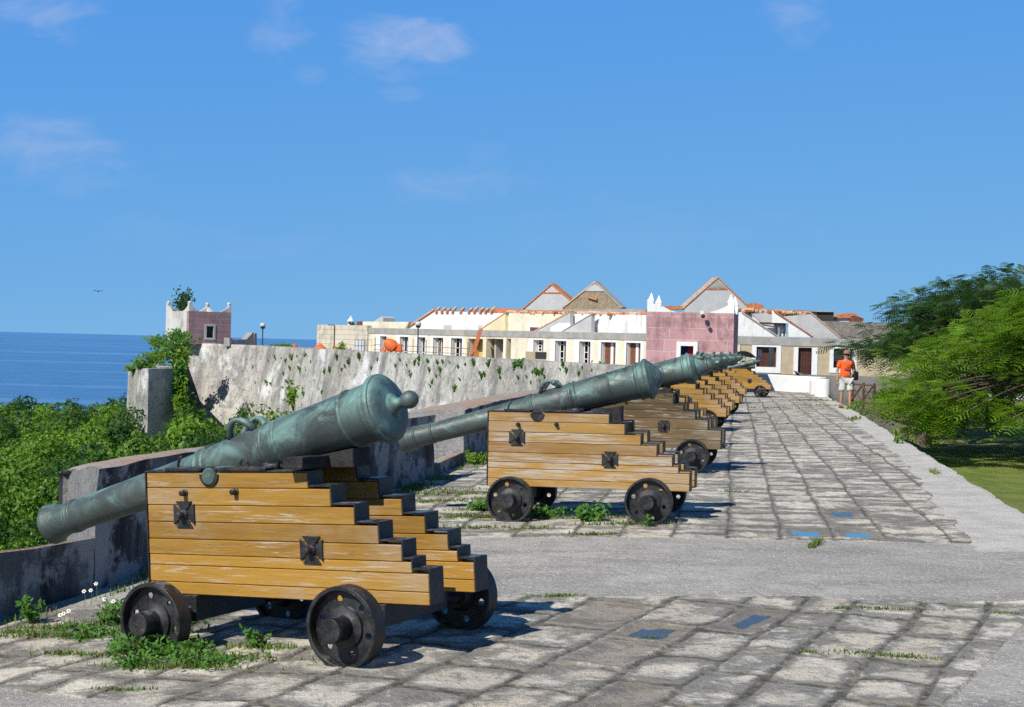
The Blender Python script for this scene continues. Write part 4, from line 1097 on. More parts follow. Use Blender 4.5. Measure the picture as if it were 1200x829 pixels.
# white kerb wall and block in front
LW=Plane(880,70,962,66)
mb=MB(); wbox(mb,LW,-1.2,LW.L,-.6,LW.sz(930,440.5)[1],-.35,0); o=mb.build('low_white_wall',M['whiteclean'],bevel=.03); tag(o,'low whitewashed wall closing the walkway behind the last cannon','wall')
mb=MB(); q=P(967,462,60.5); mb.lathe([(.30,-.3),(.30,.62),(.28,.68),(.0001,.69)],Matrix.Translation((q.x-.1,q.y,gzf(q.x,q.y))),18)
tag(mb.build('white_bollard',M['whiteclean'],autos=.6),'stout round whitewashed stone post beside the walking man','bollard')
mb=MB(); q=P(958,455,63.5); mb.box((q.x-.28,q.y-.3,-.6),(q.x+.28,q.y+.3,.42)); tag(mb.build('white_block',M['whiteclean'],bevel=.04),'square whitewashed block at the end of the low white wall','block')
# rail fence with crossed boards
fr=empty('cross_fence',P(1005,470,60),label='dark brown wooden fence with crossed rails behind the walking man',cat='fence')
FF=Plane(1001,60,1042,58)
for k in range(3):
    mb=MB(); u=.0+k*.68; wbox(mb,FF,u-.035,u+.035,-.6,.46,-.04,.04); absl(mb.build('post',M['fence'],fr))
for k in range(2):
    mb=MB(); u=k*.68
    for (a,b) in (((u,-.25),(u+.68,.36)),((u,.36),(u+.68,-.25))): mb.tube([FF.pt(a[0],a[1],.06),FF.pt(b[0],b[1],.06)],.04,6)
    mb.tube([FF.pt(u,.38,0),FF.pt(u+.68,.38,0)],.035,6); mb.tube([FF.pt(u,-.3,0),FF.pt(u+.68,-.3,0)],.035,6)
    absl(mb.build('crossed_rails',M['fence'],fr))
# ------------------------------------------------------------------ things on the terrace
def lamp_post(name,px,ytop,ybase,d,label,shade):
    b=P(px,ybase,d); t=P(px,ytop,d); h=t.z-b.z+ .8
    o=empty(name,(b.x,b.y,b.z-.8),label=label,cat='lamp post')
    mb=MB(); mb.tube([(0,0,0),(0,0,.3),(0,0,h-.35)],[.09,.06,.045],8); mb.build('pole',M['darkmetal'],o,smooth=True)
    mb=MB(); mb.lathe([(.06,h-.36),(.17,h-.32),(.20,h-.20),(.06,h-.22)],Matrix.Identity(4),12); mb.build('lamp_base',M['darkmetal'],o)
    if shade: mb=MB(); mb.lathe([(.18,h-.20),(.25,h-.05),(.22,h+.04),(.10,h+.12),(.0001,h+.14)],Matrix.Identity(4),12); mb.build('lamp_globe',M['lamp'],o,smooth=True)
    return o
lamp_post('lamp_post',307.5,380.5,404.5,129,'slim lamp post with pale globe against the sea right of the rose tower',True)
lamp_post('lamp_post',489.3,379,414,120,'lamp post with pale head in front of the white upper wall',True)
o=empty('street_lamp',P(391.5,409,135),label='thin dark pole with a short arm beside the ashlar annexe',cat='lamp post')
mb=MB(); mb.tube([(0,0,-.8),(0,0,1.95),(-.05,0,2.02),(-.35,0,2.03)],[.06,.05,.04,.03],6); mb.build('pole',M['darkmetal'],o)
mb=MB(); mb.box((-.55,-.08,1.99),(-.33,.08,2.05)); mb.build('lamp_head',M['darkmetal'],o)
# small merlons at the far side of the terrace
o=P(295,404,131); mb=MB()
Fm=Plane(269,128,304,133)
mb.prism([Fm.hit(269,406,0),Fm.hit(269,396,0),Fm.hit(271,396,0),Fm.hit(273,398,0),Fm.hit(289,398,0),Fm.hit(295,391.5,0),Fm.hit(295.5,390,0),Fm.hit(297.5,390,0),Fm.hit(298,406,0)],-Fm.n*.5)
mb.prism([Fm.hit(298,406,-.6),Fm.hit(298,392,-.6),Fm.hit(299,390.5,-.6),Fm.hit(300.5,390.5,-.6),Fm.hit(301,392,-.6),Fm.hit(301,406,-.6)],-Fm.n*.5)
tag(mb.build('broken_parapet',M['band']),'broken grey parapet stub with two small points beside the rose tower','parapet')
# water tank in a cage
pt=P(428,411,128); o=empty('water_tank',(pt.x,pt.y,pt.z-.6),label='white plastic water tank in a grey wire cage on the terrace',cat='tank')
mb=MB(); mb.box((-.78,-.4,0),(-.05,.4,1.42)); mb.build('tank_body',M['tank'],o,bevel=.05)
mb=MB()
for k in range(7): x=-.82+k*.27; mb.tube([(x,-.44,0),(x,-.44,1.5)],.014,4)
for k in range(4): z=.05+k*.48; mb.tube([(-.84,-.44,z),(.82,-.44,z)],.014,4)
mb.build('cage',M['metal'],o)
# orange cement mixer
pt=P(459,412.5,124); o=empty('cement_mixer',(pt.x,pt.y,pt.z-.5),label='bright orange cement mixer standing before the barracks doors',cat='cement mixer')
mb=MB(); q=Matrix.Translation((-.1,0,1.05)) @ Matrix.Rotation(-.9,4,'Y'); mb.lathe([(.25,-.5),(.45,-.42),(.5,-.1),(.42,.2),(.24,.5),(.22,.52)],q,16); mb.build('drum',M['orange'],o,autos=.6)
mb=MB()
for (x0_,x1_) in ((-.8,-.5),(-.6,.5),(.5,.8)): mb.tube([(x0_,0,.55),(x1_,0,1.1)],.06,6)
for x in (-.75,-.35,.4,.78): mb.tube([(x,-.3,-.2),(x*.8,0,.7)],.05,6); mb.tube([(x,.3,-.2),(x*.8,0,.7)],.05,6)
mb.tube([(-.8,0,.6),(.85,0,.6)],.07,6); mb.build('frame',M['orange'],o)
mb=MB(); mb.box((.25,-.3,.5),(.78,.3,1.15)); mb.build('engine_cover',M['orange'],o,bevel=.05)
mb=MB()
for x in (-.3,.3): mb.lathe([(.22,-.05),(.22,.05)],Matrix.Translation((x,-.42,.02)) @ Matrix.Rotation(math.pi/2,4,'X'),14)
mb.build('wheel',M['black'],o)
# heaps of orange sheeting
for k,(px,w,h) in enumerate(((375,1.1,.42),(393.5,.45,.25),(402,.4,.25),(345,.5,.12))):
    q=P(px,409.5 if px>360 else 405,131); mb=MB(); V=[];F=[]; n=12
    for i in range(n+1):
        for j in range(n+1):
            x=(i/n-.5)*2*w/2*1.2; y=(j/n-.5)*1.2; r=max(0,1-(2*(i/n)-1)**2)*max(0,1-(2*(j/n)-1)**2)
            V.append((q.x+x,q.y+y,q.z-.45+ (h+.45)*r**.6+ .10*r*mnoise.noise(Vector((x*5+k,y*5,0)))))
    F=[(i*(n+1)+j,(i+1)*(n+1)+j,(i+1)*(n+1)+j+1,i*(n+1)+j+1) for i in range(n) for j in range(n)]
    mb.add(V,F); ob=mb.build('tarpaulin_heap',M['orange'],smooth=True)
    tag(ob,['largest crumpled orange tarpaulin at the foot of the ashlar annexe','small orange tarpaulin heap just right of the thin dark pole','small orange tarpaulin heap nearest the caged water tank','flat orange scrap of sheeting left of the annexe on the wall top'][k],'tarpaulin','orange sheeting left on the terrace')
# scaffold rails
o=empty('scaffold',P(505,416,118),label='light scaffolding of thin orange tubes before the left-hand doors',cat='scaffold')
FS=Plane(440,128,548,118)
mb=MB()
for k in range(8): u=FS.L*k/7; mb.tube([FS.pt(u,-.5,0),FS.pt(u,1.6-.03*k,0)],.032,5)
absl(mb.build('upright',M['scaffold'],o))
mb=MB()
for z in (.55,.95): mb.tube([FS.pt(-.2,z,.04),FS.pt(FS.L+.2,z-.05,.04)],.022,5)
absl(mb.build('rail',M['metal'],o))
# leaning plank, ladder
a=P(553.5,416.5,118.5); b=P(563.5,386,119.8); mb=MB(); s_=(b-a); w=Vector((.16,0,0)); a=a-s_*.2
mb.prism([a-w,a+w,b+w,b-w],(0,.08,0)); tag(mb.build('leaning_plank',M['redplank']),'long red-brown plank leaning against the cement band of the barracks','plank')
o=empty('ladder',P(549,416,118.8),label='grey ladder leaning in the ochre alcove left of the red plank',cat='ladder')
a=P(546.5,417,118.8); b=P(551,400,119.3); mb=MB(); w=Vector((.35,0,0))
for s_ in (0,1): mb.tube([a+w*s_-Vector((0,0,.8)),b+w*s_],.035,5)
absl(mb.build('side_rail',M['metal'],o)); mb=MB()
for k in range(7): f=k/7; mb.tube([a.lerp(b,f),a.lerp(b,f)+w],.02,4)
absl(mb.build('rung',M['metal'],o))
# stone bench with tarp near the window
o=P(628,416,108); bn=empty('stone_trough',(o.x,o.y,o.z-.5),label='low beige trough with a dark cover under the single barracks window',cat='trough')
mb=MB(); mb.box((-.72,-.3,0),(.70,.3,.72)); mb.build('basin',M['beige'],bn,bevel=.03)
mb=MB(); mb.box((-.05,-.34,.25),(.72,-.301,.70)); mb.build('cover',M['dark'],bn,bevel=.01)
# door mat of grass on the wall top etc. is planted below
# ------------------------------------------------------------------ terrain, forest, sea
SEA=-60
sea=Mat('sea_water',.22,0,.5); sea.color((.010,.045,.115)) ; sea.b.inputs['IOR'].default_value=1.33
sv=sea.noise(.02,6,.65,sea.map((1,3.5,1))); sea.color(sea.mix(sea.ramp(sea.noise(.0022,5,.6,sea.map((.25,2.6,1))),.50,.66,0,.8), sea.mix(sea.ramp(sv,.35,.65),(.035,.135,.31),(.07,.21,.42)), (.16,.34,.56)))
sea.bump(sea.math('ADD',sea.noise(.06,6,.7,sea.map((1,2,1))),sea.math('MULTIPLY',sea.noise(.9,4,.7),.06)),6,.6)
mb=MB(); n=96
V=[(0,0,SEA)]; F=[]
for k in range(n): V.append((14000*math.cos(2*math.pi*k/n),14000*math.sin(2*math.pi*k/n),SEA))
F=[(0,k+1,(k+1)%n+1) for k in range(n)]
mb.add(V,F); tag(mb.build('sea',sea.m),kind='structure')

def canopy(x,y):
    """mean canopy top height of the wooded hillside"""
    t=np.clip((x+.42*y)/(.22*y),0,1)              # 0 far left of the view .. 1 under the bastion
    up=np.interp(y,[0,25,60,100,150,210],[0,.2,.5,1,.75,0])
    z=-14.2+(11.0-1.9*np.clip((x+.2*y)/(.05*y+.01),0,1))*(t*t*(3-2*t))*up
    z=z+np.clip((45-y)/45,0,1)*6
    return np.where(y>330,z-np.maximum(y-330,0)**1.5*.02,z)
def land_z(x,y): return canopy(x,y)-4.6
nx,ny=90,110
xs=np.linspace(-190,6,nx); yy=np.concatenate([np.linspace(-10,70,30),np.linspace(73,420,ny-30)])
XX,YY=np.meshgrid(xs,yy)
ZZ=land_z(XX,YY)+fbm(XX*.1,YY*.1,4)*2
idx=np.arange(nx*ny).reshape(ny,nx)
me=arr_mesh('hillside',np.stack([XX,YY,ZZ],-1).reshape(-1,3),np.stack([idx[:-1,:-1],idx[:-1,1:],idx[1:,1:],idx[1:,:-1]],-1).reshape(-1,4))
hm=Mat('undergrowth',1); hm.color(hm.mix(hm.ramp(hm.noise(.5,5,.6),.4,.6),(.012,.030,.008),(.03,.06,.014))); tag(link('hillside',me,hm.m,smooth=True),kind='structure')
# forest crowns as leaf clusters
def leaf_cloud(centres, radii, per, leaf, flat=.8, seed=3, shell=.55):
    r=np.random.RandomState(seed); Vs=[]
    for (c,R_),n,lf in zip(zip(centres,radii),per,leaf):
        d=r.normal(size=(n,3)); d/=np.linalg.norm(d,axis=1)[:,None]; d[:,2]=np.abs(d[:,2])*1.0-.25*r.rand(n)
        # lobed crown
        lob=1+.28*np.sin(d[:,0]*5+c[0]*3)*np.sin(d[:,1]*5+c[1]*2)+.18*np.sin(d[:,2]*7+c[0])
        rad=(shell+(1-shell)*r.rand(n)**.5)*lob
        p=c+d*rad[:,None]*np.array([R_,R_,R_*flat])
        nrm=d+.38*r.normal(size=(n,3)); nrm/=np.linalg.norm(nrm,axis=1)[:,None]
        t=np.cross(nrm,r.normal(size=(n,3))); t/=np.linalg.norm(t,axis=1)[:,None]; b=np.cross(nrm,t)
        s=lf*(.6+.8*r.rand(n))[:,None]; 
        q=np.stack([p-t*s,p-b*s*.55,p+t*s,p+b*s*.55],1); Vs.append(q.reshape(-1,3))
    V=np.concatenate(Vs); Q=np.arange(len(V)).reshape(-1,4); return V,Q
cs=[];rs=[];pr=[];lf=[];tones=[]
r=np.random.RandomState(5)
y=22.
while y<352:
    R0=2.4+ y*.0055
    stepx=R0*1.55
    x=-.42*y-6
    while x < (-.055*y if y<118 else -.19*y):
        px_=x+r.uniform(-.6,.6)*R0; py_=y+r.uniform(-.6,.6)*R0; R_=R0*r.choice([.6,.8,1.,1.2,1.5])
        x+=stepx
        if px_>float(xin(min(py_,60)))-2.5: continue
        z=float(canopy(px_,py_))-R_*.9+r.uniform(-2.6,1.9)
        if r.rand()<.035: z+=1.2
        if py_>24+0*px_:
            l=.09+.0007*y; tn=r.rand()**1.2; kk=int(r.choice([5,6,7,8]))
            for b_ in range(kk):
                an=r.uniform(0,6.28); uu=r.uniform(.25,.85)*R_ if b_ else 0; hz_=r.uniform(-.55,.35)*R_ if b_ else .45*R_; rb=R_*r.uniform(.34,.60)
                cs.append(np.array([px_+uu*math.cos(an),py_+uu*math.sin(an),z+hz_])); rs.append(rb); lf.append(l*r.uniform(.8,1.15)); pr.append(int(3.0*(rb/l)**2)+12); tones.append(min(1,max(0,tn+r.uniform(-.12,.12))))
    y+=stepx*.9

V,Q=leaf_cloud(cs,rs,pr,lf,.9,4,.80)
me=arr_mesh('forest',V,Q); fattr(me,'tone',np.repeat(np.array(tones),np.array(pr)*4)); tag(link('forest',me,M['forest']),'dense green woodland covering the slope down to the sea','forest',kind='stuff')

# right-hand lawn and embankment
def lawn_h(x,y):
    e=x-(5.3+(y-16.4)*.1545); w=np.interp(y,[0,20,35,60,90],[.25,.35,1.6,3.2,3.2])
    return np.where(e<w, -.05-1.25*np.clip(e/w,0,1), -1.3)
nx,ny=140,150; yy=np.concatenate([np.linspace(3,70,110),np.linspace(72,400,40)])
tt=np.concatenate([np.linspace(0,6,80),np.linspace(6.4,300,60)])
XX=(xout(yy))[:,None]-.02+tt[None,:]; YY=np.repeat(yy[:,None],nx,1)
ZZ=lawn_h(XX,YY)+fbm(XX*.9,YY*.9,9)*.12*(YY>0)
idx=np.arange(nx*ny).reshape(ny,nx)
me=arr_mesh('lawn',np.stack([XX,YY,ZZ],-1).reshape(-1,3),np.stack([idx[:-1,:-1],idx[:-1,1:],idx[1:,1:],idx[1:,:-1]],-1).reshape(-1,4))
fattr(me,'bank',np.clip((ZZ+1.12)/.15,0,1)*np.clip((YY-26)/6,0,1))
lm=Mat('lawn_grass',.95); a1=lm.noise(1.2,6,.7); a2=lm.noise(28,5,.7)
c=lm.mix(lm.ramp(a1,.35,.65),(.16,.25,.035),(.30,.34,.08)); c=lm.mix(lm.ramp(a2,.5,.7,0,.6),c,(.05,.085,.018)); c=lm.mix(lm.ramp(lm.noise(.45,4,.6),.56,.66,0,.8),c,(.30,.25,.15))
gv=lm.mix(lm.ramp(a2,.4,.6),(.20,.18,.145),(.46,.42,.36)); gv=lm.mix(lm.ramp(a1,.52,.62,0,.8),gv,(.10,.13,.04))
lm.color(lm.mix(lm.attr('bank'),c,gv)); lm.bump(a2,.08); tag(link('lawn',me,lm.m,smooth=True),kind='structure')
# flank of the walkway towards the lawn
mb=MB(); ysx=np.linspace(5.6,74,120)
V=[];F=[]
for i,yv in enumerate(ysx):
    x=float(xout(yv))+.015*math.sin(yv*2.1)-.04
    for z in (gzf(x,yv)+.02,-1.5): V.append((x,yv,z))
F=[(2*i,2*i+1,2*i+3,2*i+2) for i in range(len(ysx)-1)]
mb.add(V,F); tag(mb.build('walkway_flank',M['band']),kind='structure')
# whitewashed wall pieces beyond the lawn
mb=MB(); a=P(1068,470,70); mb.box((a.x,a.y,-1.4),(a.x+12,a.y+.4,-.1)); tag(mb.build('white_garden_wall',M['white'],bevel=.03),'whitewashed wall glimpsed through the feathery tree','wall')

# ------------------------------------------------------------------ trees
def frond_mesh(points, dirs, L_, seed, drop=.35, pairs=5):
    """pinnate leaves: curved rachis with paired leaflets"""
    r=np.random.RandomState(seed); n=len(points); V=[]
    p=np.asarray(points); d=np.asarray(dirs); d=d/np.linalg.norm(d,axis=1)[:,None]
    up=np.array([0,0,1.]); side=np.cross(d,up+r.normal(0,.25,(n,3))); side/=np.linalg.norm(side,axis=1)[:,None]+1e-9
    nn=np.cross(side,d); L=L_*(.7+.6*r.rand(n))[:,None]
    droop=(drop*.9*(.4+r.rand(n)))[:,None]
    def pos(t): return p+d*L*t-np.array([0,0,1.])*L*droop*t*t
    for k in range(pairs):
        t=.16+.84*(k+.5)/pairs; c=pos(t); w=.36*L*math.sin(math.pi*min(1,.12+.86*t))**.7; h=L*.84/pairs*.40
        for s in (-1,1):
            tip=c+side*s*w+d*w*.35-np.array([0,0,1.])*w*.15
            V.append(np.stack([c-d*h*.5,tip-d*h*.45,tip+d*h*.45,c+d*h*.5],1))
    V.append(np.stack([pos(0),pos(.5)+side*.006,pos(1.),pos(.5)-side*.006],1))
    V=np.stack(V,1).reshape(-1,3); return V,np.arange(len(V)).reshape(-1,4)
def limb(a,b,r0,r1,bend,n=7,rr=rng):
    pts=[];k1=Vector((rr.uniform(-1,1),rr.uniform(-1,1),rr.uniform(0,.6)))*bend
    for i in range(n+1):
        t=i/n; q=a.lerp(b,t)+k1*math.sin(math.pi*t)+Vector((0,0,1))*bend*.6*math.sin(math.pi*t)
        pts.append(q)
    return pts,[r0+(r1-r0)*(i/n) for i in range(n+1)]
def umbrella_tree(base, top_c, rx, ry, rz, npad, per, L_, mat, label, seed, trunk_r=.2, low=-.35, fork=.35):
    rr=random.Random(seed); root=empty('poinciana_tree',base,label=label,cat='tree',group='trees on the lawn beside the walkway')
    b=Vector((0,0,0)); tc=Vector(top_c)-Vector(base); fk=Vector((tc.x*.25,tc.y*.25,(tc.z)*fork+.5))
    mb=MB(); pts,rd=limb(b-Vector((0,0,.2)),fk,trunk_r*1.4,trunk_r*.8,.12,8,rr); mb.tube(pts,rd,10); mb.build('trunk',M['bark'],root,smooth=True)
    mb=MB(); Pt=[];Dr=[]; hubs=[]
    for k in range(7):
        a=2*math.pi*(k+rr.random()*.6)/7; h=Vector((tc.x+math.cos(a)*rx*.45,tc.y+math.sin(a)*ry*.45,tc.z+rz*.25)); hubs.append(h)
        pts,rd=limb(fk,h,trunk_r*.6,trunk_r*.25,.45,9,rr); mb.tube(pts,rd,7)
    for k in range(npad):
        a=rr.uniform(0,2*math.pi); el_=math.asin(rr.uniform(-.10,1)); u=math.cos(el_); z=math.sin(el_)
        s_=rr.uniform(.5,.8) if rr.random()<.14 else rr.uniform(.84,1.05)
        s_*=1+.10*math.sin(3*a+seed)+.07*math.sin(7*a+el_*5)
        q=Vector((tc.x+math.cos(a)*u*rx*s_, tc.y+math.sin(a)*u*ry*s_, tc.z+rz*z*s_+low*max(0,u-.8)*3*rr.random()*(1 if math.cos(a)<.1 else .2)))
        h=min(hubs,key=lambda h:(h-q).length); pts,rd=limb(h,q,trunk_r*.2,.012,.22,6,rr); mb.tube(pts,rd,5)
        out=Vector((math.cos(a),math.sin(a),0)); pr_=rr.uniform(.35,.80)
        for j in range(per):
            aa=rr.uniform(0,2*math.pi); v=rr.random()**.5*pr_
            w=Vector((math.cos(aa)*v,math.sin(aa)*v,rr.uniform(-.16,.16)-v*v*.25)); Pt.append(q+w)
            dd=w.normalized()*.8+out*.5+Vector((rr.uniform(-.5,.5),rr.uniform(-.5,.5),rr.uniform(-.25,.45))); Dr.append(dd)
    mb.build('branches',M['bark'],root,smooth=True)
    V,Q=frond_mesh(np.array([tuple(p) for p in Pt]),np.array([tuple(p) for p in Dr]),L_,seed)
    me=arr_mesh('crown',V,Q); link('crown',me,mat,root)
    return root
umbrella_tree((16.7,44.8,-1.35),(16.9,44.4,.25),6.25,5.2,3.35,360,40,.47,M['leaf'],'wide feathery light green tree whose branches droop over the walkway edge',3,.24,-.75)
umbrella_tree((12.9,49.6,-1.35),(16.6,53,1.95),3.9,4.2,2.2,190,36,.44,M['leafdark'],'darker tree with small crown standing behind the light green one',8,.2,-.2,.5)
umbrella_tree((18.3,60,-1.35),(19.5,61,1.6),5.5,4.5,2.4,130,40,.46,M['leafdark'],'far tree with a pale trunk base at the right edge of the lawn',12,.24,-.3,.45)

def plain_leafy(name,base,h,rx,n,leaf,mat,label,cat,group=None,stems=4,seed=1,rz=None):
    """a bush: stems and leaves spread through its volume"""
    rr=random.Random(seed); root=empty(name,base,label=label,cat=cat,group=group)
    mb=MB(); tips=[]
    for k in range(stems):
        a=rr.uniform(0,6.28); u=rr.uniform(.2,.9)*rx; t=Vector((math.cos(a)*u,math.sin(a)*u,h*rr.uniform(.55,1)));tips.append(t)
        pts,rd=limb(Vector((0,0,-.05*h)),t,h*.02+.004,.003,.06*h,5,rr); mb.tube(pts,rd,5)
    mb.build('stems',M['bark'],root)
    r=np.random.RandomState(seed); c=[]
    for t in tips:
        for _ in range(max(1,n//len(tips))):
            f=rr.uniform(.25,1.05); c.append(tuple(t*f+Vector((rr.gauss(0,rx*.22),rr.gauss(0,rx*.22),rr.gauss(0,h*.10)))))
    c=np.array(c); m_=len(c); c[:,2]=np.maximum(c[:,2],leaf*.3)
    nrm=r.normal(size=(m_,3))+np.array([-.2,-.4,.9]); nrm/=np.linalg.norm(nrm,axis=1)[:,None]; t=np.cross(nrm,r.normal(size=(m_,3))); t/=np.linalg.norm(t,axis=1)[:,None]; b=np.cross(nrm,t)
    s=(leaf*(.6+.7*r.rand(m_)))[:,None]
    V=np.stack([c-t*s,c-t*s*.2-b*s*.45,c+t*s*.5-b*s*.32,c+t*s,c+t*s*.5+b*s*.32,c-t*s*.2+b*s*.45],1).reshape(-1,3)
    me=arr_mesh('leaves',V,np.arange(len(V)).reshape(-1,6)); link('leaves',me,mat,root)
    return root
# shrub on the rose tower, shrubs on the outwork, bushes on the wall
q=P(213,365,132.5); plain_leafy('rooftop_shrub',q-Vector((0,0,.15)),1.95,1.15,420,.16,M['leafdark'],'dense dark shrub growing out of the rose tower roof','shrub',stems=14,seed=4)
ob=[(196,412,119,1.9,1.7),(178,420,118,1.1,1.5),(210,410,120,2.0,1.3),(186,400,124,1.0,1.2),(168,424,117.5,.6,.9),(208,430,119.2,1.6,.8),(207,455,117.6,1.5,.6),(209,478,117.0,1.4,.6),(208,395,123.5,1.2,1.0),(160,427,119,.45,.8)]
ob+=[(211,445,117.8,2.2,.6),(213,470,117.5,2.0,.6),(211,492,117,1.8,.7),(214,425,118.4,1.8,1.0),(232,505,116,1.0,1.0),(216,500,116.5,2.0,.6),(246,512,114,1.2,1.0),(216,508,115,1.6,.8),(222,492,118.5,2.6,.6)]
olab=['tall shrub in the middle of the outwork top','low bushy shrub on the outwork towards the sea','shrub at the foot of the rose tower left wall','shrub on the skyline left of the rose tower','small yellowish scrub near the outwork corner','creeper hanging beside the dark buttress top','creeper halfway down the dark buttress','creeper low on the dark buttress','small shrub touching the white tower side','scrub at the far left end of the outwork','upper creeper filling the recess beside the bastion','middle creeper in the recess beside the bastion','lowest creeper in the recess beside the bastion','creeper under the rose tower corner','bush at the foot of the bright bastion corner','tall bush against the lower left end of the bastion','low bush farthest right along the bastion foot','bush where the recess meets the woodland','tall creeper on the shaded lower corner of the bastion']
for k,(px,py,d,h,w) in enumerate(ob):
    q=P(px,py+9,d); plain_leafy('shrub',q,h,w,300,.17,M['leaf'] if k%2 else M['weed'],olab[k],'shrub','shrubs on the outwork',stems=12,seed=20+k)
q=P(676,446,79.5); plain_leafy('wall_bush',q-Vector((0,0,.2)),.95,1.15,420,.10,M['weed'],'bright green bush on the bastion wall above the second cannon','bush',stems=14,seed=41)
q=P(703,441,77.2); plain_leafy('wall_bush',q,.7,.45,120,.10,M['leaf'],'smaller twiggy bush right of the bright green wall bush','bush',stems=8,seed=42)
q=P(640,452,83); plain_leafy('wall_bush',q-Vector((0,0,.2)),.5,.35,90,.10,M['weed'],'small bush low left of the bright green wall bush','bush',stems=5,seed=43)
q=P(344,480,102); plain_leafy('sapling',q,2.1,.75,85,.20,M['leaf'],'broad-leaved sapling growing out of the bastion wall above the nearest barrel','sapling',stems=5,seed=44)
q=P(330,405,124); plain_leafy('wall_bush',q-Vector((0,0,.25)),.42,1.3,260,.12,M['weed'],'low green growth along the top of the bastion wall by the lamp post','bush',stems=14,seed=45)
q=P(398,411,128); plain_leafy('wall_bush',q-Vector((0,0,.3)),.95,.6,160,.12,M['leaf'],'green weed clump in front of the ashlar annexe','bush',stems=6,seed=46)
q=P(413,383,139.5); plain_leafy('wall_bush',q-Vector((0,0,.1)),.55,.35,60,.12,M['leafdark'],'small shrub beside the white finial on the annexe','bush',stems=4,seed=47)
# tufts on the wall face: one model, copied
tf=plain_leafy('wall_tuft',(0,0,0),.22,.13,40,.055,M['weed'],'','',stems=4,seed=50)
pl=Plane(762,70,300,126)
rt=random.Random(9); tl_=[]
def on_wall(px,py):
    # outer battered face of the bastion between W1 and W0
    a=Vector((W1[0],W1[1],0)); b=Vector((W0[0],W0[1],0)); t=(b-a).normalized(); nm=Vector((t.y,-t.x,0))
    r_=ray(px,py); o=Vector((0,0,EYE)); bat=3.2/(17.66)
    k=100.
    for _ in range(40):
        p=o+r_*k; f=(p-a).dot(nm)-bat*(.66-p.z); 
        k-=f/(r_.dot(nm)+bat*r_.z)*.9
    return o+r_*k
cnt=0
for k in range(150):
    px=rt.uniform(228,735); lo=float(np.interp(px,[228,300,640,735],[408,409,424,432])); py=lo+4+abs(rt.gauss(0,1))*26
    lim=float(np.interp(px,[228,340,440,530,640,735],[500,490,435,462,450,432]))
    if py>lim: continue
    p=on_wall(px,py); o=tf if cnt==0 else copy_tree(tf); s=rt.choice((.8,1,1.3,1.8))*float(np.interp(px,[228,735],[1.25,.8]))
    o.location=p+Vector((0,-.05,0)); o.scale=(s,s,s); o.rotation_euler=(0,0,rt.uniform(0,6.28)); cnt+=1
    tag(o,'small green tuft rooted in the pale bastion wall face','plant','tufts rooted in the bastion wall')
# ------------------------------------------------------------------ weeds and grass near the guns
def weed(px,py,h,w,n,leaf,label,seed,mat='weed',cat='weed'):
    q=ground_at(px,py); return plain_leafy('leafy_weed',(q.x,q.y,q.z-.01),h*.75,w*1.08,int(n*1.5),leaf*.76,M[mat],label,cat,'weeds growing by the gun wheels',stems=max(5,n//16),seed=seed)
weed(38,733,.26,.10,110,.034,'leafy weed clump against the sill wall at the left edge',61)
weed(128,735,.22,.12,150,.026,'weeds left of the nearest front wheel',62)
weed(178,775,.17,.24,330,.030,'bright green weed bed in front of the nearest front wheel',63)
weed(220,772,.14,.16,200,.028,'weeds between the two near wheels, left end',64)
weed(145,765,.13,.13,140,.026,'low weeds at the foot of the nearest front wheel',65)
weed(302,762,.15,.09,70,.026,'thin sprouting weed under the nearest carriage',66)
weed(250,780,.10,.26,240,.024,'broad low weed mat below the nearest carriage, centre',74)
weed(160,782,.10,.20,200,.024,'weed mat at the front left of the nearest wheel',75)
weed(100,750,.12,.22,200,.024,'weed patch between the sill wall and the near wheel',76)
weed(690,613,.22,.17,150,.038,'green weeds between the wheels of the second cannon',67)
weed(640,607,.16,.25,150,.034,'low dark weeds under the front of the second carriage',68)
weed(760,618,.20,.05,30,.030,'thin weed beside the rear wheel of the second cannon',69)
weed(560,600,.16,.22,150,.034,'weeds at the front wheel of the second cannon',70)
weed(555,545,.28,.18,110,.050,'yellowish weed at the foot of the merlon beyond the second muzzle',71,'leaf')
weed(215,640-75+170,.10,.20,90,.026,'low weeds along the base of the sill wall',72)
weed(1052,520,.35,.15,40,.06,'small weed at the kerb edge under the feathery tree',73,'leaf')
# daisies
rd=random.Random(4)
for k,(px,py) in enumerate(((98,700),(106,697),(112,693),(74,726),(80,722),(122,712),(132,722),(70,738))):
    q=ground_at(px,py+14); h=rd.uniform(.10,.17); o=empty('daisy',q,label='small white daisy with orange centre among the weeds by the sill wall',cat='flower',group='daisies by the near front wheel')
    mb=MB(); mb.tube([(0,0,-.01),(.01,0,h*.6),(0,0,h)],.0022,4); mb.build('stem',M['weed'],o)
    mb=MB()
    for j in range(6):
        a=j*math.pi/3; c,s=math.cos(a),math.sin(a)
        mb.add([Vector((0,0,h))+Vector((a_,b_*.6-.004,b_*.8)) for a_,b_ in ((0,0),(.010*c-.005*s,.010*s+.005*c),(.017*c,.017*s),(.010*c+.005*s,.010*s-.005*c))],[(0,1,2,3)])
    mb.build('petals',M['petal'],o); mb=MB(); mb.ball((0,-.006,h+.002),.005,6); mb.build('centre',M['flower'],o)
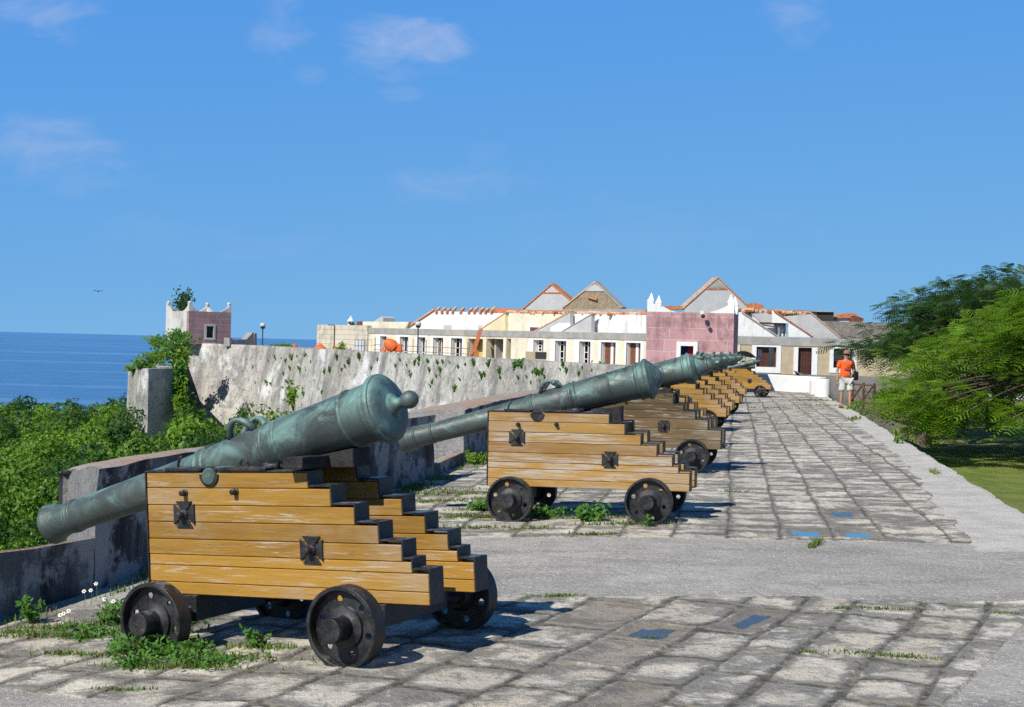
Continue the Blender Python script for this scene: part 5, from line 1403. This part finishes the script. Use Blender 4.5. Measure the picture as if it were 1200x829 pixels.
# grass tufts in joints: one mass
G_V=[];gr=np.random.RandomState(8)
def blades(x,y,n,spread,h,elong=(1,0)):
    for _ in range(n):
        a=gr.uniform(0,6.28); u=gr.normal(0,spread)
        bx=x+elong[0]*u*2+gr.normal(0,spread*.35); by=y+elong[1]*u*2+gr.normal(0,spread*.35); bz=pz(bx,by)-.006
        hh=h*.62*gr.uniform(.4,1.3); w=.0035+.0003*y; ln=gr.uniform(.1,.8)*hh; dx,dy=math.cos(a),math.sin(a)
        G_V.extend([(bx-dy*w,by+dx*w,bz),(bx+dy*w,by-dx*w,bz),(bx+dx*ln+dy*w*.3,by+dy*ln-dx*w*.3,bz+hh),(bx+dx*ln-dy*w*.3,by+dy*ln+dx*w*.3,bz+hh)])
for (px,py,n,s,h,el) in [(250,775,500,.10,.05,(1,-.4)),(200,785,500,.10,.05,(1,-.4)),(310,763,260,.07,.05,(1,-.4)),(90,770,200,.06,.05,(1,-.3)),(150,812,120,.05,.035,(1,-.2)),(60,748,300,.12,.07,(1,-.2)),(110,735,500,.12,.06,(1,.1)),(20,745,150,.06,.05,(1,0)),(150,745,400,.10,.06,(1,0)),
   (650,702,150,.04,.035,(1,0)),(668,701,60,.03,.03,(1,0)),(1045,718,140,.05,.035,(1,0)),(1030,770,260,.10,.030,(1,-.25)),(1060,774,160,.05,.03,(1,-.2)),(955,640,160,.05,.07,(.4,1)),(1005,716,60,.03,.03,(1,0)),(985,716,70,.02,.035,(1,0)),(765,748,40,.02,.03,(1,0)),(945,768,60,.02,.03,(1,0)),(1180,722,80,.04,.03,(1,0)),
   (530,580,500,.22,.06,(1,.2)),(505,590,400,.20,.06,(1,.2)),(560,608,500,.18,.06,(1,0)),(600,600,300,.15,.06,(1,0)),(680,608,500,.2,.05,(1,0)),(740,616,260,.12,.06,(1,0)),(620,622,160,.06,.05,(1,0)),(695,628,160,.06,.05,(1,0)),(560,620,200,.08,.05,(1,0)),(505,545,300,.25,.07,(.5,1)),(480,575,200,.2,.05,(1,0)),
   (860,578,60,.05,.05,(1,0)),(1020,535,40,.06,.04,(1,0)),(900,479,100,.3,.07,(1,0)),(955,470,150,.25,.08,(1,0)),(930,498,60,.2,.06,(1,0)),(965,476,80,.3,.08,(1,0)),(1000,492,120,.2,.1,(.3,1)),(1095,555,60,.1,.08,(.2,1))]:
    q=ground_at(px,py); l=math.hypot(*el); blades(q.x,q.y,n,s,h,(el[0]/l,el[1]/l))
for _ in range(90):   # stray blades along the foot of the parapet
    t=gr.uniform(9.5,26); blades(float(xin(t))+gr.uniform(.03,.25),t,26,.06,.07,(.3,1))
V=np.array(G_V); me=arr_mesh('joint_grass',V,np.arange(len(V)).reshape(-1,4)); tag(link('joint_grass',me,M['tuft']),'short grass growing in the joints of the paving and by the wheels','grass',kind='stuff')

# ------------------------------------------------------------------ people
def skinned(name,verts,edges,radii,mat,parent,sub=2,root=0):
    me=bpy.data.meshes.new(name); me.from_pydata([tuple(v) for v in verts],edges,[]); o=bpy.data.objects.new(name,me); C.objects.link(o)
    sk=o.modifiers.new('s','SKIN'); sk.use_smooth_shade=True; sub_=o.modifiers.new('u','SUBSURF'); sub_.levels=sub; sub_.render_levels=sub
    for i,rr in enumerate(radii):
        v=me.skin_vertices[0].data[i]; v.radius=(rr,rr) if not isinstance(rr,tuple) else rr; v.use_root=(i==root)
    dg=bpy.context.evaluated_depsgraph_get(); dg.update(); ev=o.evaluated_get(dg); m2=bpy.data.meshes.new_from_object(ev)
    bpy.data.objects.remove(o); m2.name=name
    ob=link(name,m2,mat,parent,smooth=True); return ob
def man():
    q=ground_at(990,478.5); root=empty('person',(q.x,q.y,q.z+.01),(0,0,.12),'man in orange t-shirt, pale shorts and cap walking this way with a black shoulder bag','person'); root.scale=(.94,.94,.94)
    # local: facing -y (towards the camera); x to the camera's right
    V=[(0,0,.92),(0,0,1.08),(0,0,1.28),(0,.0,1.42),(0,-.01,1.50),(0,-.02,1.60),(0,-.03,1.70),
       (-.10,0,.88),(-.125,-.05,.50),(-.13,.02,.09),(-.14,-.12,.035),
       (.10,0,.88),(.12,-.10,.49),(.10,-.16,.09),(.11,-.30,.035),
       (-.19,0,1.40),(-.26,.03,1.14),(-.285,-.04,.90),(-.285,-.07,.82),
       (.19,0,1.40),(.27,.05,1.15),(.20,-.13,1.06),(.13,-.18,1.05)]
    E=[(0,1),(1,2),(2,3),(3,4),(4,5),(5,6),(0,7),(7,8),(8,9),(9,10),(0,11),(11,12),(12,13),(13,14),(3,15),(15,16),(16,17),(17,18),(3,19),(19,20),(20,21),(21,22)]
    R=[(.15,.11),(.145,.10),(.17,.11),(.13,.09),.055,(.078,.095),(.07,.085),.09,.058,.042,.035,.09,.058,.042,.035,.06,.045,.035,.03,.06,.045,.035,.03]
    skinned('body',V,E,R,M['skin'],root)
    # hands with fingers
    for (hx,hy,hz,dn) in ((-.285,-.075,.80,Vector((0,-.1,-1))),(.11,-.19,1.05,Vector((-1,-.25,-.1)))):
        mb=MB(); b=Vector((hx,hy,hz)); dn.normalize(); sd=dn.cross(Vector((0,1,0)) if abs(dn.y)<.9 else Vector((1,0,0))).normalized()
        for k in range(4):
            s=(k-1.5)*.018; ln=(.066,.076,.072,.058)[k]; a=b+dn*.03+sd*s; mb.tube([a,a+dn*ln*.5+Vector((0,-.008,0)),a+dn*ln+Vector((0,.006,0))],[.009,.0085,.006],6)
        mb.tube([b+sd*.03,b+sd*.05+dn*.03,b+sd*.048+dn*.055],[.011,.010,.007],6); mb.build('hand',M['skin'],root,smooth=True)
    # shirt
    V=[(0,0,.90),(0,0,1.10),(0,0,1.30),(0,0,1.43),(-.19,0,1.41),(-.25,.02,1.22),(.19,0,1.41),(.26,.04,1.23)]
    E=[(0,1),(1,2),(2,3),(3,4),(4,5),(3,6),(6,7)]; R=[(.20,.155),(.185,.14),(.20,.14),(.13,.10),.085,.075,.085,.075]
    sh=skinned('tshirt',V,E,R,M['shirt'],root)
    mb=MB()
    for k in range(7):
        x=-.10+k*.032; mb.tube([(x,-.155,1.20+.008*(k%2)),(x+.014,-.157,1.235),(x+.02,-.156,1.205)],.008,4)
    mb.tube([(-.02,-.15,1.285),(.02,-.15,1.29)],.010,4)
    mb.tube([(-.11,-.156,1.19),(.12,-.156,1.19)],.006,4); mb.build('shirt_print',M['purple'],sh)
    V=[(0,0,.90),(-.10,0,.84),(-.125,-.04,.60),(-.128,-.045,.50),(.10,0,.84),(.12,-.08,.60),(.122,-.09,.50)]; E=[(0,1),(1,2),(2,3),(0,4),(4,5),(5,6)]
    skinned('shorts',V,E,[(.175,.14),.125,.112,.112,.125,.112,.112],M['shorts'],root)
    mb=MB(); mb.lathe([(.100,1.675),(.103,1.70),(.098,1.74),(.07,1.775),(.02,1.79),(.0001,1.791)],Matrix.Translation((0,-.03,0)) @ Matrix.Diagonal((.95,1.1,1,1)),16)
    mb.prism([(-.075,-.12,1.69),(-.05,-.205,1.675),(.05,-.205,1.675),(.075,-.12,1.69)],(0,0,.012)); mb.build('cap',M['cap'],root,smooth=False)
    mb=MB(); mb.box((-.075,-.128,1.632),(-.008,-.112,1.665)); mb.box((.008,-.128,1.632),(.075,-.112,1.665)); mb.box((-.008,-.124,1.652),(.008,-.114,1.660)); mb.box((-.082,-.12,1.652),(-.076,.0,1.66)); mb.box((.076,-.12,1.652),(.082,.0,1.66)); mb.build('sunglasses',M['bag'],root,bevel=.003)
    mb=MB(); mb.ball((0,-.128,1.615),.013,6,sc=(.8,1,1.4)); mb.tube([(-.022,-.118,1.575),(0,-.124,1.572),(.022,-.118,1.575)],.004,4); mb.ball((-.082,-.02,1.62),.018,6,sc=(.5,1,1.5)); mb.ball((.082,-.02,1.62),.018,6,sc=(.5,1,1.5)); mb.build('face_features',M['skin'],root,smooth=True)
    mb=MB(); mb.lathe([(.082,1.60),(.092,1.64),(.096,1.68)],Matrix.Translation((0,.005,0)),16,False); mb.build('hair',M['hair'],root,smooth=True)
    for (x,y,ty) in ((-.137,-.05,0),(.107,-.23,0)):
        mb=MB(); mb.box((x-.045,y-.14,-.01),(x+.045,y+.12,.018)); mb.tube([(x-.05,y-.05,.01),(x-.03,y-.05,.075),(x+.03,y-.05,.075),(x+.05,y-.05,.01)],.012,5); mb.tube([(x-.045,y+.04,.01),(x-.03,y+.07,.09),(x+.03,y+.07,.09),(x+.045,y+.04,.01)],.010,5); mb.build('sandal',M['sandal'],root,bevel=.004)
    bag=empty('shoulder_bag',(q.x,q.y,q.z+.01),(0,0,.12),'black camera bag hanging at the walking man\'s side','bag'); bag.scale=(.94,.94,.94)
    mb=MB(); mb.box((.20,-.17,.86),(.36,.03,1.14)); mb.build('bag_body',M['bag'],bag,bevel=.035)
    mb=MB(); mb.tube([(.26,-.13,1.12),(.235,-.145,1.25),(.20,-.13,1.36),(.16,-.08,1.475),(.15,.05,1.48),(.22,.14,1.3),(.27,.05,1.1)],.022,6); mb.build('strap',M['bag'],bag,smooth=True)
man()
def umbrella_person():
    q=P(871,436,72); z0=-.72; root=empty('person',(q.x,q.y,z0),(0,0,0),'half hidden person in dark clothes standing under an open umbrella behind the last cannon','person')
    V=[(0,0,.92),(0,0,1.15),(0,0,1.38),(0,0,1.48),(0,0,1.56),(0,0,1.66),(-.1,0,.85),(-.11,0,.48),(-.11,.02,.06),(.1,0,.85),(.11,0,.48),(.11,.02,.06),(-.19,0,1.37),(-.28,0,1.14),(-.22,-.12,.98),(.19,0,1.37),(.22,-.04,1.12),(.06,-.20,1.26)]
    E=[(0,1),(1,2),(2,3),(3,4),(4,5),(0,6),(6,7),(7,8),(0,9),(9,10),(10,11),(2,12),(12,13),(13,14),(2,15),(15,16),(16,17)]
    skinned('body',V,E,[(.15,.11),(.15,.1),(.15,.1),.055,(.075,.09),(.07,.08),.09,.06,.045,.09,.06,.045,.06,.045,.035,.06,.045,.035],M['skin'],root)
    skinned('shirt',[(0,0,.88),(0,0,1.1),(0,0,1.38),(-.2,0,1.37),(-.26,0,1.2),(.2,0,1.37),(.22,0,1.2)],[(0,1),(1,2),(2,3),(3,4),(2,5),(5,6)],[(.18,.14),(.175,.13),(.16,.12),.08,.07,.08,.07],M['bag'],root)
    skinned('trousers',[(0,0,.9),(-.1,0,.84),(-.11,0,.48),(-.11,.02,.1),(.1,0,.84),(.11,0,.48),(.11,.02,.1)],[(0,1),(1,2),(2,3),(0,4),(4,5),(5,6)],[(.17,.13),.11,.08,.065,.11,.08,.065],M['blue'],root)
    mb=MB(); mb.ball((0,.015,1.66),.098,8); mb.build('hair',M['hair'],root,smooth=True)
    um=empty('umbrella',(q.x,q.y,z0),(0,0,0),'open black umbrella held behind the last cannon','umbrella')
    mb=MB(); mb.tube([(.05,-.21,1.2),(.05,-.15,2.25)],.010,6); mb.build('shaft',M['darkmetal'],um)
    mb=MB(); Mx=Matrix.Translation((.0,-.12,1.93)) @ Matrix.Rotation(.10,4,'Y'); V=[];F=[];n=16
    for i in range(6):
        f=i/5
        for k in range(n):
            a=2*math.pi*k/n; rr=.60*f*(1 if k%2==0 else 1-.06*f); V.append(Mx@Vector((rr*math.cos(a),rr*math.sin(a),.26*(1-f*f)-(0 if k%2==0 else -.02*f))))
    F=[(i*n+k,i*n+(k+1)%n,(i+1)*n+(k+1)%n,(i+1)*n+k) for i in range(5) for k in range(n)]; mb.add(V,F); mb.build('canopy',M['bag'],um)
umbrella_person()
# bird
q=P(115,341.5,60); root=empty('seabird',q,(0,0,.3),'small dark seabird gliding over the water at the left','bird')
mb=MB(); mb.lathe([(.002,-.20),(.02,-.17),(.05,-.05),(.05,.05),(.025,.14),(.035,.17),(.02,.21),(.004,.25)],Matrix.Rotation(math.pi/2,4,'Y'),10); 
for s in (-1,1):
    mb.add([(-.05,s*.03,.01),(.06,s*.03,.015),(.05,s*.18,.07),(.0,s*.34,.05),(-.03,s*.18,.06)],[(0,1,2,3,4)]); 
    mb.add([(-.05,s*.03,.0),(.06,s*.03,.005),(.05,s*.18,.062),(.0,s*.34,.045),(-.03,s*.18,.052)],[(4,3,2,1,0)])
mb.add([(-.18,0,.0),(-.30,.05,0),(-.30,-.05,0)],[(0,1,2)]); mb.build('body',M['bark'],root)
root.rotation_euler=(0,.05,math.radians(100)); root.scale=(.62,.62,.62)

# ------------------------------------------------------------------ light, sky, camera
SUN_TO = Vector((-.68,-.90,1)).normalized()
el=math.asin(SUN_TO.z); az=math.atan2(SUN_TO.x,SUN_TO.y)
sd=bpy.data.lights.new('sun','SUN'); sd.energy=5.0; sd.angle=math.radians(.5); sd.color=(1,.95,.86)
so=bpy.data.objects.new('sun',sd); C.objects.link(so); so.rotation_euler=(-SUN_TO).to_track_quat('-Z','Y').to_euler(); so.location=(0,0,50)
w=bpy.data.worlds.new('World'); bpy.context.scene.world=w; w.use_nodes=True; nt=w.node_tree; nd=nt.nodes; bg=nd['Background']
sky=nd.new('ShaderNodeTexSky'); sky.sky_type='NISHITA'; sky.sun_disc=False; sky.sun_elevation=el; sky.sun_rotation=az
sky.altitude=0; sky.air_density=1; sky.dust_density=.3; sky.ozone_density=3
tc_=nd.new('ShaderNodeTexCoord'); va=nd.new('ShaderNodeVectorMath'); va.operation='ADD'; va.inputs[1].default_value=(0,0,.2)
nt.links.new(tc_.outputs['Generated'],va.inputs[0]); nt.links.new(va.outputs[0],sky.inputs['Vector'])
def wn(op,a,b=None,t='ShaderNodeMath'):
    n=nd.new(t); n.operation=op
    for i,x in enumerate((a,b)):
        if x is None: continue
        if isinstance(x,(int,float)): n.inputs[i].default_value=x
        elif isinstance(x,(tuple,Vector)): n.inputs[i].default_value=tuple(x)
        else: nt.links.new(x,n.inputs[i])
    return n
mp=nd.new('ShaderNodeMapping'); mp.inputs['Scale'].default_value=(9,9,22); nt.links.new(tc_.outputs['Generated'],mp.inputs[0])
nz=nd.new('ShaderNodeTexNoise'); nz.inputs['Scale'].default_value=2.2; nz.inputs['Detail'].default_value=8; nz.inputs['Roughness'].default_value=.6; nz.inputs['Distortion'].default_value=.5; nt.links.new(mp.outputs[0],nz.inputs['Vector'])
tot=None
for (px,py,sx,sy,k) in ((470,58,62,38,1.0),(55,22,75,24,.75),(75,178,95,40,.62),(330,35,30,45,.45),(930,15,35,35,.5),(525,215,85,28,.42),(360,90,20,16,.3),(470,108,26,14,.3),(570,190,30,22,.25),(100,208,70,18,.45),(250,280,160,30,.14),(740,270,200,40,.12)):
    d=ray(px,py).normalized(); rt_=ray(px+10,py).normalized()-d; up_=ray(px,py-10).normalized()-d; rt_=rt_.normalized(); up_=up_.normalized()
    df=wn('SUBTRACT',tc_.outputs['Generated'],d,'ShaderNodeVectorMath')
    a=wn('DOT_PRODUCT',df.outputs[0],rt_/(sx/FPX),'ShaderNodeVectorMath'); b=wn('DOT_PRODUCT',df.outputs[0],up_/(sy/FPX),'ShaderNodeVectorMath')
    r2=wn('ADD',wn('POWER',a.outputs['Value'],2).outputs[0],wn('POWER',b.outputs['Value'],2).outputs[0])
    n_=wn('ADD',r2.outputs[0],wn('MULTIPLY',wn('SUBTRACT',nz.outputs['Fac'],.5).outputs[0],-7.).outputs[0])
    mr=nd.new('ShaderNodeMapRange'); mr.interpolation_type='SMOOTHSTEP'; nt.links.new(n_.outputs[0],mr.inputs[0]); 
    for i_,v_ in zip((1,2,3,4),(1.5,-1.6,0,k)): mr.inputs[i_].default_value=v_
    near=nd.new('ShaderNodeMapRange'); nt.links.new(r2.outputs[0],near.inputs[0])
    for i_,v_ in zip((1,2,3,4),(1.2,3.6,1,0)): near.inputs[i_].default_value=v_
    m_=wn('MULTIPLY',mr.outputs[0],near.outputs[0])
    tot=m_ if tot is None else wn('MAXIMUM',tot.outputs[0],m_.outputs[0])
mx=nd.new('ShaderNodeMix'); mx.data_type='RGBA'; nt.links.new(wn('MULTIPLY',tot.outputs[0],.62).outputs[0],mx.inputs[0])
sp=nd.new('ShaderNodeSeparateColor'); cbn=nd.new('ShaderNodeCombineColor'); nt.links.new(sky.outputs[0],sp.inputs[0])
for i_,(A_,p_) in enumerate(((.78,1.06),(2.16,.54),(7.8,-.02))):
    nt.links.new(wn('MULTIPLY',wn('POWER',sp.outputs[i_],p_).outputs[0],A_).outputs[0],cbn.inputs[i_])
sz_=nd.new('ShaderNodeSeparateXYZ'); nt.links.new(tc_.outputs['Generated'],sz_.inputs[0])
zf=nd.new('ShaderNodeMapRange'); zf.interpolation_type='SMOOTHSTEP'; nt.links.new(sz_.outputs[2],zf.inputs[0])
for i_,v_ in zip((1,2,3,4),(.22,.75,1,.26)): zf.inputs[i_].default_value=v_
vs=wn('SCALE',cbn.outputs[0],None,'ShaderNodeVectorMath'); nt.links.new(zf.outputs[0],vs.inputs['Scale'])
nt.links.new(vs.outputs[0],mx.inputs[6]); mx.inputs[7].default_value=(4.6,5.4,7.6,1)
nt.links.new(mx.outputs[2],bg.inputs['Color']); bg.inputs['Strength'].default_value=.103

cam=bpy.data.cameras.new('camera'); cam.sensor_width=36; cam.lens=FPX/1200*36; cam.clip_end=30000; cam.clip_start=.1
co=bpy.data.objects.new('camera',cam); C.objects.link(co)
co.matrix_world=Matrix.Translation((0,0,EYE)) @ Matrix.Rotation(math.pi/2-PITCH,4,'X') @ Matrix.Rotation(ROLL,4,'Z')
sc=bpy.context.scene; sc.camera=co
sc.view_settings.view_transform='Standard'; sc.view_settings.look='None'; sc.view_settings.exposure=0; sc.view_settings.gamma=1
sc.cycles.max_bounces=6; sc.cycles.transparent_max_bounces=6; sc.cycles.use_denoising=False
